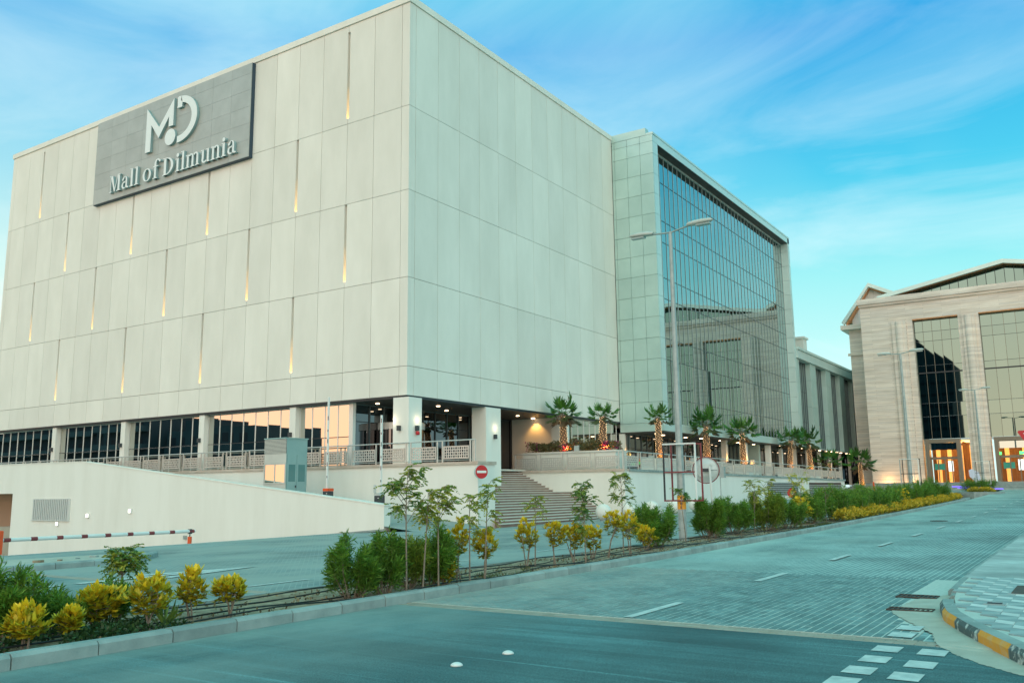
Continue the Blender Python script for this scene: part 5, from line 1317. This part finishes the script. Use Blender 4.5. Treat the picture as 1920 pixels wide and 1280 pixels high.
def croton(x, y, z, h, w, label, crown0=.45, lean=(0, 0), stems=3, big=False, full=.0):
    t = thing('croton_shrub', (x, y, z), label, 'shrub', 'yellow croton shrubs')
    cz = h * (crown0 + 1) / 2; rz_ = h * (1 - crown0) / 2
    k = int(58 * max(.7, min(2.6, w / .45)) * (1.25 if big else 1)) + 12
    u = rng.normal(size=(k, 3)); u = norm(u); rad = rng.uniform(.45, 1.0, k) ** .6
    lump = 1 + .22 * np.sin(3 * np.arctan2(u[:, 1], u[:, 0]) + x * 7) + .15 * np.sin(5 * u[:, 2] + y * 3)
    p = u * rad[:, None] * lump[:, None] * np.array([w * .40, w * .40, rz_ * .92]) + np.array([lean[0], lean[1], cz])
    p[:, 2] = np.maximum(p[:, 2], .05)
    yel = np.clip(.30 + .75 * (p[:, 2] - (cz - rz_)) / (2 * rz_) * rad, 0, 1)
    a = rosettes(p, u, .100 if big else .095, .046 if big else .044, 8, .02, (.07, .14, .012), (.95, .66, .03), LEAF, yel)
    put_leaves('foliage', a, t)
    s = MB()
    for i in range(stems):
        e = (lean[0] + rng.normal(0, w * .18), lean[1] + rng.normal(0, w * .18), cz - rz_ * .3); b0 = (rng.normal(0, .025), rng.normal(0, .025), -.05)
        mid = ((b0[0] + e[0]) / 2 + rng.normal(0, .02), (b0[1] + e[1]) / 2, e[2] * .55)
        s.path([b0, mid, e], [.014, .011, .007], 5)
        for _ in range(4):
            q = p[rng.integers(k)]; s.path([e, tuple((np.array(e) + q) / 2 + rng.normal(0, .015, 3)), tuple(q)], [.006, .005, .003], 4)
    o = bpy.data.objects.new('stems', mk('stems', s.v, s.f, STEM)); COL.objects.link(o); o.parent = t
    return t
def feather(x, y, z, h, w, label, dens=1.0, yellow=0.0, cat='shrub'):
    t = thing('feathery_shrub', (x, y, z), label, cat, 'feathery green shrubs')
    s = MB(); B, D, LL, TT = [], [], [], []
    nst = int(9 + 10 * w); 
    for i in range(nst):
        a = rng.uniform(0, 2 * np.pi); rr = w / 2 * math.sqrt(rng.uniform(0, 1)); e = np.array([1.1 * rr * math.cos(a), 1.1 * rr * math.sin(a), h * rng.uniform(.5, 1.05) * (1 - .18 * (rr / (w / 2)) ** 2)])
        b0 = np.array([rr * .25 * math.cos(a), rr * .25 * math.sin(a), -.05]); mid = b0 * .4 + e * .6 + np.array([.12 * w * math.cos(a), .12 * w * math.sin(a), -.06 * h])
        s.path([tuple(b0), tuple(mid), tuple(e)], [.011, .008, .003], 4)
        nl = int(dens * 220 * h); q = rng.uniform(.26, 1.0, nl) ** .75
        pts_ = ((1 - q) ** 2)[:, None] * b0 + (2 * q * (1 - q))[:, None] * mid + (q ** 2)[:, None] * e
        pts_ += rng.normal(0, .055 * w / .7, pts_.shape) * (.4 + .8 * (1 - q))[:, None]
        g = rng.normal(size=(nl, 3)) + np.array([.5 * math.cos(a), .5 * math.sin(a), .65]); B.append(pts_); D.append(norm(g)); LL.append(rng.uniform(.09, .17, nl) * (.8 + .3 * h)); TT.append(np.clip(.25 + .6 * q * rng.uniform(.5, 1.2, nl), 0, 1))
    # rosettes at shoot tips
    B, D, LL, TT = np.concatenate(B), np.concatenate(D), np.concatenate(LL), np.concatenate(TT)
    B[:, 2] = np.maximum(B[:, 2], .02)
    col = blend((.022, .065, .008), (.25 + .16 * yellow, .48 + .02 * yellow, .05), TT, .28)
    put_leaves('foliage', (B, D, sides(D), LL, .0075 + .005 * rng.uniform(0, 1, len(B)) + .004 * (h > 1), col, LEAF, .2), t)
    o = bpy.data.objects.new('stems', mk('stems', s.v, s.f, STEM)); COL.objects.link(o); o.parent = t
    return t
def sapling(x, y, z, h, w, label, yellow=.3, bare=.45, dens=1.0, kind='neem'):
    t = thing('young_tree', (x, y, z), label, 'sapling', 'young saplings in the median')
    s = MB(); B, D, LL, TT, WW = [], [], [], [], []
    wob = rng.normal(0, .03 * h, 2); pts_ = [(0, 0, -.08), (wob[0] * .5, wob[1] * .5, h * .35), (wob[0], wob[1], h * .7), (wob[0] * .6 + rng.normal(0, .03), wob[1] * .7, h * .97)]
    s.path(pts_, [.016, .013, .009, .004], 6)
    nb = int(9.5 * dens) + 3; P = [np.array(p) for p in pts_]
    for i in range(nb):
        q = bare + (1 - bare) * (i + .5) / nb; hz = h * q; k = min(2, int(q * 3)); f_ = q * 3 - k; p0 = P[k] * (1 - min(f_, 1)) + P[k + 1] * min(f_, 1)
        a = rng.uniform(0, 2 * np.pi); ln = w * .5 * rng.uniform(.35, 1.0) * (1.1 - .45 * q); e = p0 + np.array([ln * math.cos(a), ln * math.sin(a), ln * rng.uniform(.4, 1.5)])
        s.path([tuple(p0), tuple((p0 + e) / 2 + np.array([0, 0, .02])), tuple(e)], [.006, .005, .003], 4)
        for r_ in range(rng.integers(4, 7)):                        # pinnate leaves at the branch end
            a2 = a + rng.normal(0, 1.1); rl = rng.uniform(.12, .24); rb_ = p0 + (e - p0) * rng.uniform(.55, 1.0)
            ax = np.array([math.cos(a2), math.sin(a2), rng.uniform(-.7, .9)]); ax /= np.linalg.norm(ax); tone = np.clip(yellow + rng.normal(0, .18), 0, 1)
            sd_ = np.cross(ax, [0, 0, 1.0]); sd_ /= np.linalg.norm(sd_) + 1e-9
            for j in range(7):
                u_ = (j + .6) / 7; pp = rb_ + ax * rl * u_ + np.array([0, 0, -.06 * rl * u_ ** 2 * 6])
                for sg_ in (-1, 1):
                    dd = sd_ * sg_ + ax * .55 + np.array([0, 0, -.35]) + rng.normal(0, .12, 3); B.append(pp); D.append(dd); LL.append(rng.uniform(.040, .068) * (.7 + .15 * h)); TT.append(tone); WW.append(.02 + .004 * h)
    B = np.array(B); D = norm(np.array(D)); TT = np.array(TT)
    col = blend((.07, .18, .025), (.58, .52, .06), TT, .25)
    put_leaves('foliage', (B, D, sides(D), np.array(LL), np.array(WW), col, LEAF, .2), t)
    o = bpy.data.objects.new('trunk', mk('trunk', s.v, s.f, STEM)); COL.objects.link(o); o.parent = t
    return t
mz = lambda y: gz(y) + .10
C = [(-9.45, 5.17, .45, .46, 'low broad-leaved yellow croton at the far left kerb, nearest the camera', .25), (-9.55, 5.70, .36, .28, 'small thin yellow croton right of the nearest one at far left', .35),
     (-10.05, 6.35, .55, .62, 'spreading yellow croton under the slender sapling at left', .3), (-9.45, 6.62, .70, .60, 'large dense yellow croton, leftmost of the three on bare soil', .22),
     (-9.75, 7.40, .68, .38, 'tall narrow yellow croton between two rounder ones on bare soil', .3), (-9.55, 7.85, .52, .48, 'rounded yellow croton on a short stem, rightmost on bare soil at left', .38),
     (-9.45, 12.25, .40, .38, 'low yellow croton tucked against the green feathery shrubs', .15), (-9.65, 12.9, 1.02, .34, 'tall narrow yellow croton at the right end of the feathery clump', .4),
     (-9.40, 13.35, .86, .52, 'yellow croton with hanging branches beside thin saplings', .40), (-9.95, 15.6, .96, .50, 'upright yellow croton on several pale stems before the stair', .35),
     (-9.75, 16.4, .90, .50, 'round yellow croton on single forked stem before the stair', .45), (-9.60, 17.0, .84, .62, 'wide yellow croton ball left of the dark sapling', .38),
     (-9.9, 18.3, .75, .50, 'yellow croton partly behind the dark leafy sapling', .3), (-9.7, 18.7, 1.06, .50, 'leaning yellow croton high on bare crooked stems', .50),
     (-9.5, 19.4, 1.0, .56, 'large golden croton left of the green bush at the lamp', .40), (-10.0, 21.4, .62, .55, 'low golden croton touching the green bush by the lamp', .15),
     (-9.7, 34.6, 1.08, 1.0, 'broad golden croton beyond the lamp among green shrubs', .25), (-9.9, 55.6, 1.15, 1.3, 'tall golden croton standing above the far low hedge', .2)]
for i, (x, y, h, w, l, c0) in enumerate(C):
    k9 = .88 if y < 9 else 1.0
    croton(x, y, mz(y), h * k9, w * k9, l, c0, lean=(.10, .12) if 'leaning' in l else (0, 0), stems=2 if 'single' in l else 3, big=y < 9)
F = [(-10.05, 5.30, .80, .46, 'upright feathery green shrub cut by the left picture edge', 1.5, 0), (-10.35, 5.95, .52, .72, 'low feathery green shrub behind the nearest yellow croton', 1.5, 0), (-10.3, 6.6, .50, .5, 'feathery green shrub below the slender sapling at left', 1.3, 0),
     (-9.60, 10.15, .88, .66, 'bushy feathery green shrub, left end of the middle clump', 1.5, 0), (-9.50, 10.75, .90, .62, 'bushy feathery green shrub, second from left in the middle clump', 1.5, 0), (-9.70, 11.55, .84, .66, 'feathery yellowish shrub in the middle of the middle clump', 1.2, .8),
     (-9.75, 12.2, .92, .80, 'dark feathery green shrub at the right of the middle clump', 1.5, .1), (-10.2, 22.6, 1.12, 1.15, 'dense green feathery bush left of the lamp post', 1.5, 0),
     (-10.7, 27.3, 1.15, .80, 'green feathery bush just right of the lamp post', 1.3, 0), (-10.3, 27.0, 1.3, .85, 'taller green feathery bush around the mirror post', 1.3, 0), (-10.6, 29.6, 1.2, 1.05, 'green feathery bush right of the mirror post', 1.3, 0),
     (-10.2, 32.0, 1.35, 1.2, 'yellowish feathery bush among saplings beyond the mirror', 1.2, .7), (-10.0, 33.8, 1.22, 1.2, 'green feathery bush before the louvred wall', 1.3, .1),
     (-10.3, 38.0, 1.45, 1.7, 'large green feathery bush, first of the far row', 1.0, .05), (-10.2, 41.0, 1.4, 1.9, 'large green feathery bush, second of the far row', .9, 0), (-10.3, 44.5, 1.4, 2.1, 'large green feathery bush, third of the far row', .9, .1), (-10.2, 48.5, 1.4, 2.2, 'large green feathery bush, fourth of the far row', .9, 0),
     (-10.3, 52.5, 1.35, 2.0, 'large green feathery bush before the far golden croton', .9, 0), (-10.3, 60.0, 1.4, 2.0, 'far green feathery bush right of the second lamp', .9, 0), (-10.3, 64.5, 1.45, 2.1, 'far green feathery bush past the second lamp', .8, 0), (-10.3, 70.0, 1.6, 2.2, 'farthest green feathery bush at the median end', .8, 0),
     (-10.2, 98.4, 1.3, 3.0, 'round green bush on the small island', .8, 0)]
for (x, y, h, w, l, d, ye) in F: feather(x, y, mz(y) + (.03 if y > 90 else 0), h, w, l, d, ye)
S = [(-10.6, 7.0, .80, .50, 'slender sapling with tufted green crown above yellow crotons at left', .25, .6, 2.2), (-9.20, 10.95, 1.86, .80, 'tallest leafy sapling rising from the feathery clump', .28, .52, 1.6), (-9.25, 11.4, 1.58, .36, 'thin yellowing sapling between two leafy ones', .75, .62, .7),
     (-9.20, 11.75, 1.58, .74, 'leafy sapling with one long side branch right of the feathery clump', .45, .5, 1.1), (-9.30, 12.75, 1.50, .50, 'nearly bare sapling before the white wall', .6, .55, .5), (-9.20, 13.05, 1.74, .40, 'thin tall sapling in line with the wall corner', .55, .4, .8),
     (-10.0, 16.0, 1.44, .58, 'thin sapling with a few leaf tufts before the stair', .5, .6, .5), (-9.35, 17.0, 1.70, .66, 'dark leafy sapling before the foot of the stair', .12, .35, 1.8), (-9.9, 19.9, 1.98, .72, 'tall sapling with clustered leaves before the wall corner', .3, .5, 1.2),
     (-10.3, 24.8, 1.5, .5, 'small dark sapling left of the lamp post', .1, .75, .5), (-10.1, 30.3, 1.70, .90, 'yellow-green sapling beyond the mirror', .6, .4, 1.2), (-10.1, 31.6, 1.65, .85, 'second yellow-green sapling beyond the mirror', .65, .4, 1.2), (-10.4, 37.0, 1.85, 1.5, 'golden-leaved sapling above the broad golden croton', .8, .4, 1.6), (-9.8, 38.6, 1.5, .9, 'thin green sapling before the far row of bushes', .3, .3, 1.0)]
for (x, y, h, w, l, ye, ba, de) in S: sapling(x, y, mz(y), h, w, l, ye, ba, de)
# agave tuft, creeping ground cover, weeds, hedge
ag = thing('spiky_tuft', (-9.62, 6.95, mz(7)), 'spiky strap-leaved tuft between two yellow crotons at left', 'plant')
n = 26; a = rng.uniform(0, 6.28, n); d = norm(np.stack([np.cos(a), np.sin(a), rng.uniform(.7, 2.0, n)], 1)); put_leaves('blades', (np.tile([0, 0, 0.0], (n, 1)) + rng.normal(0, .02, (n, 3)), d, sides(d), rng.uniform(.22, .38, n), np.full(n, .028), blend((.10, .20, .03), (.28, .36, .06), rng.uniform(0, 1, n)), LEAF, .12), ag)
def cover(name, x0, x1, y0, y1, n, c1, c2, L, W, label, hmax=.10, cat='ground cover'):
    px = rng.uniform(x0, x1, n); py = rng.uniform(y0, y1, n); clump = np.sin(px * 9 + py * 5) + np.sin(py * 3.3) > -.3; px, py = px[clump], py[clump]; n = len(px)
    base_ = np.stack([px, py, np.array([gz(v) for v in py]) + .10 + rng.uniform(0, hmax, n) - .0], 1); d = norm(rng.normal(size=(n, 3)) + np.array([0, 0, .7]))
    me = leaf_mesh(name, base_, d, sides(d), rng.uniform(.6, 1.2, n) * L, np.full(n, W), blend(c1, c2, rng.uniform(0, 1, n), .2), LEAF)
    o = bpy.data.objects.new(name, me); COL.objects.link(o); tag(o, label, cat, None, 'stuff'); return o
cover('creeping_plants', -9.85, -9.22, 4.6, 7.0, 2600, (.02, .05, .012), (.06, .12, .03), .06, .03, 'dark green creeper at the feet of the left crotons', .10)
cover('weeds', -9.9, -9.25, 12.6, 15.4, 900, (.06, .10, .02), (.16, .18, .04), .07, .006, 'thin grass weeds on the soil between crotons', .03)
cover('weeds', -9.6, -9.2, 33, 37.5, 1500, (.05, .09, .02), (.16, .16, .04), .08, .01, 'thin weeds along the kerb beyond the lamp', .03)
def hedge(x0, x1, y0, y1, h, n, label):
    t = thing('low_hedge', ((x0 + x1) / 2, (y0 + y1) / 2, gz((y0 + y1) / 2)), label, 'hedge')
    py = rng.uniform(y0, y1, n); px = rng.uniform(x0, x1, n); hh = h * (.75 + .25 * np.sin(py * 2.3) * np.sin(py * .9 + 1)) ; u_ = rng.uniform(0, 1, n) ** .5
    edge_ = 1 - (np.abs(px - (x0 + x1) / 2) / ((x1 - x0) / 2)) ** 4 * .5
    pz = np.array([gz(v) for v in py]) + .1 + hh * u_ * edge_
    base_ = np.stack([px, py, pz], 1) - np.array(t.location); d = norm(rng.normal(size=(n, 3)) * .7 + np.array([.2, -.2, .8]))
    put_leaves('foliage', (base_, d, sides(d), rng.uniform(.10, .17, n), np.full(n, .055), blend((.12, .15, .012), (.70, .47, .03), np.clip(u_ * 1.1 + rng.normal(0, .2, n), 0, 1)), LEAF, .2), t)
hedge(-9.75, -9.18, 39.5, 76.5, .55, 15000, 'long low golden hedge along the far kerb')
hedge(-10.9, -8.6, 94.6, 96.4, .55, 1600, 'short golden hedge on the near side of the small island')
# drip pipes on the bed
cover('leaf_litter', -10.9, -9.2, 2, 36, 3800, (.10, .065, .035), (.34, .25, .12), .055, .028, 'dry fallen leaves scattered over the soil bed', .004)
for i, x0_ in enumerate((-9.35, -9.75, -10.2, -10.7)):
    pts_ = [(x0_ + .10 * math.sin(y_ * .7 + i * 2) + .06 * math.sin(y_ * 1.9 + i), y_, gz(y_) + .135 + .02 * math.sin(y_ * 1.7 + i)) for y_ in np.arange(2, 46, .5)]
    tag(MB().path(pts_, .011, 5).build('drip_pipe', PIPE), ('black drip pipe closest to the near kerb', 'second black drip pipe from the near kerb', 'third black drip pipe from the near kerb', 'black drip pipe farthest from the near kerb')[i], 'pipe', 'drip irrigation pipes')

# ------------------------------------------------------------------ palms on the terrace
def palm(x, y, z, H, cr, label, lights=True, dead=7, nf=15):
    t = thing('fan_palm', (x, y, z), label, 'palm', 'fan palms wrapped in lights')
    t.rotation_euler = (rng.normal(0, .035), rng.normal(0, .035), rng.uniform(0, 6.28)); H *= rng.uniform(.96, 1.06)
    hc = H * .64; rr = .23 if H > 3 else .2
    prof = []; N = 14
    for i in range(N + 1):
        q = i / N; prof.append((rr * (1.22 - .42 * q) * (1 + .06 * (i % 2)) * (1 + .25 * max(0, q - .85)), hc * q))
    s = MB().lathe(prof, (0, 0, 0), 10); o = bpy.data.objects.new('trunk', mk('trunk', s.v, s.f, TRUNK, True)); COL.objects.link(o); o.parent = t
    B, D, S_, LL, WW, TT = [], [], [], [], [], []; pet = MB()
    def frond(az_, el, ln, col, droop):
        d0 = np.array([math.cos(az_) * math.cos(el), math.sin(az_) * math.cos(el), math.sin(el)]); b0 = np.array([0, 0, hc + .02]) + np.array([math.cos(az_), math.sin(az_), 0]) * .1
        e = b0 + d0 * ln * .50; pet.path([tuple(b0), tuple((b0 + e) / 2 + np.array([0, 0, .03])), tuple(e)], [.022, .016, .012], 4)
        h_ = np.cross(d0, [0, 0, 1.0]); h_ /= np.linalg.norm(h_) + 1e-9; nrm_ = np.cross(h_, d0)
        for k in range(21):
            a_ = R(-80 + 160 * k / 20); dd = d0 * math.cos(a_) + h_ * math.sin(a_) + np.array([0, 0, -droop * (.5 + 1.1 * abs(math.sin(a_)))]) + rng.normal(0, .09, 3); dd /= np.linalg.norm(dd)
            sd_ = np.cross(dd, nrm_); sd_ /= np.linalg.norm(sd_) + 1e-9
            B.append(e); D.append(dd); S_.append(sd_); LL.append(ln * rng.uniform(.58, .74) * (1 - .38 * abs(math.sin(a_)))); WW.append(.07 * ln); TT.append(np.array(col) * rng.uniform(.7, 1.25))
    for i in range(nf):
        el = R(76 - 104 * (i / (nf - 1)) ** 1.0) ; g_ = rng.uniform(0, 1)
        c_ = (.05 + .07 * g_, .16 + .13 * g_, .03) if i < nf * .7 else (.10, .115, .035)
        frond(i * 2.4 + rng.uniform(-.5, .5), el, cr * rng.uniform(.80, 1.12), c_, .18 + .5 * (i / nf))
    for i in range(dead):
        frond(i * 2.4 + 1, R(rng.uniform(-55, -25)), cr * rng.uniform(.6, .85), (.22, .15, .08), .9)
    B, D, S_ = np.array(B), np.array(D), np.array(S_)
    put_leaves('fronds', (B, D, S_, np.array(LL), np.array(WW), np.array(TT), PLEAF, .18), t, kind=None)
    o = bpy.data.objects.new('petioles', mk('petioles', pet.v, pet.f, STEM)); COL.objects.link(o); o.parent = t
    if lights:
        fl_ = MB(); n = int(120 * hc / 2.4)
        for i in range(n):
            q = (i + rng.uniform(0, 1)) / n; a = i * 2.399 + rng.normal(0, .2); r_ = rr * (1.22 - .42 * q) * 1.07 + .012; c = Vector((r_ * math.cos(a), r_ * math.sin(a), hc * q)); e = .016
            fl_.add([c + Vector(v) * e for v in ((1, 0, 0), (-1, 0, 0), (0, 1, 0), (0, -1, 0), (0, 0, 1), (0, 0, -1))], [(0, 2, 4), (2, 1, 4), (1, 3, 4), (3, 0, 4), (2, 0, 5), (1, 2, 5), (3, 1, 5), (0, 3, 5)])
        o = bpy.data.objects.new('string_lights', mk('string_lights', fl_.v, fl_.f, FAIRY)); COL.objects.link(o); o.parent = t; o['kind'] = 'stuff'
    lamp('uplight', None, (x + .50, y - .45, z + .22), rng.uniform(14, 34), (1, .42, .07), radius=.05)
    return t
PZ = 2.58
PALMS = [(-31.0, 53.6, PZ, 3.95, 1.45, 'largest light-wrapped palm with drooping brown skirt, in the long planter'), (-28.05, 53.75, PZ, 3.55, 1.15, 'slim light-wrapped palm at the right end of the long planter'),
         (-27.3, 61.4, 2.2, 4.55, 1.15, 'brightly uplit palm just left of the tall lamp post'), (-27.3, 70.9, 2.15, 4.6, 1.75, 'broad dark-crowned palm right of the lamp post'), (-27.3, 79.9, 2.05, 4.7, 1.75, 'palm with half bare trunk and orange uplight'),
         (-27.1, 93.7, 1.95, 4.6, 1.65, 'light-wrapped palm left of a close pair near the rail end'), (-27.0, 101.3, 1.85, 4.8, 1.9, 'light-wrapped palm right of a close pair near the rail end'), (-25.6, 103.6, .9, 2.9, 1.6, 'short stubby palm at the far end of the rail'), (-24.0, 112.0, .15, 4.35, 2.0, 'last palm before the stone corner on the plaza')]
for (x, y, z, H, cr, l) in PALMS:
    palm(x, y, z, H, cr * .9, l, dead=14 if 'largest' in l else int(rng.integers(3, 8)))
def planter(x0, x1, y0, y1, z0, z1, label):
    t = thing('planter', ((x0 + x1) / 2, (y0 + y1) / 2, z0), label, 'planter', 'white terrace planters')
    MB().box(x0, x1, y0, y1, z0, z1 - .14).build('body', PLASTER, t); MB().box(x0 - .05, x1 + .05, y0 - .05, y1 + .05, z1 - .139, z1).build('rim', PLASTER, t); MB().box(x0 + .1, x1 - .1, y0 + .1, y1 - .1, z1 + .001, z1 + .03).build('soil', SOIL, t); return t
planter(-34.0, -26.7, 52.95, 54.6, ez(53) - .2, PZ, 'long white planter with flowering shrubs behind the short railing')
for i, (x, y, z, H, cr, l) in enumerate(PALMS[2:7]):
    planter(x - .9, x + .9, y - 1.4, y + 1.4, ez(y) - .2, z, ('white planter under the brightly uplit palm', 'white planter under the broad dark palm', 'white planter under the half bare palm', 'white planter under the left palm of the close pair', 'white planter under the right palm of the close pair')[i])
bg_ = thing('flowering_shrub', (-30.3, 53.7, PZ), 'bougainvillea with pink flowers filling the long planter', 'shrub')
n = 6500; px = rng.uniform(-3.4, 3.4, n); py = rng.uniform(-.85, .75, n); hh = .42 + .28 * np.abs(np.sin(px * 1.9 + 1)) + .12 * np.sin(px * 5); pz = hh * rng.uniform(0, 1, n) ** .6
d = norm(rng.normal(size=(n, 3)) + np.array([0, -.2, .6])); fl_ = (np.sin(px * 2.1 + 2) + np.sin(px * 6 + py * 4) * .6 + rng.normal(0, .5, n)) > 1.15
col = blend((.07, .10, .03), (.24, .17, .07), rng.uniform(0, 1, n), .2); col[fl_] = np.array([.34, .04, .16]) * rng.uniform(.7, 1.3, (fl_.sum(), 1))
put_leaves('foliage', (np.stack([px, py, pz], 1), d, sides(d), rng.uniform(.08, .15, n), np.full(n, .07), col, LEAF, .2), bg_)
for (x, y, l) in ((-29.6, 53.0, 'small grey spotlight box on the long planter'), (-28.4, 62.3, 'small grey spotlight box beside the uplit palm'), (-28.2, 70.2, 'small grey spotlight box beside the broad palm'), (-26.6, 80.4, 'small grey spotlight box beside the half bare palm')):
    zb2 = PZ if y < 55 else 2.12
    t = thing('spotlight', (x, y, zb2), l, 'light', 'planter spotlights'); MB().bbox(x - .18, x + .18, y - .15, y + .15, zb2, zb2 + .38, .02).build('box', GREYB, t)
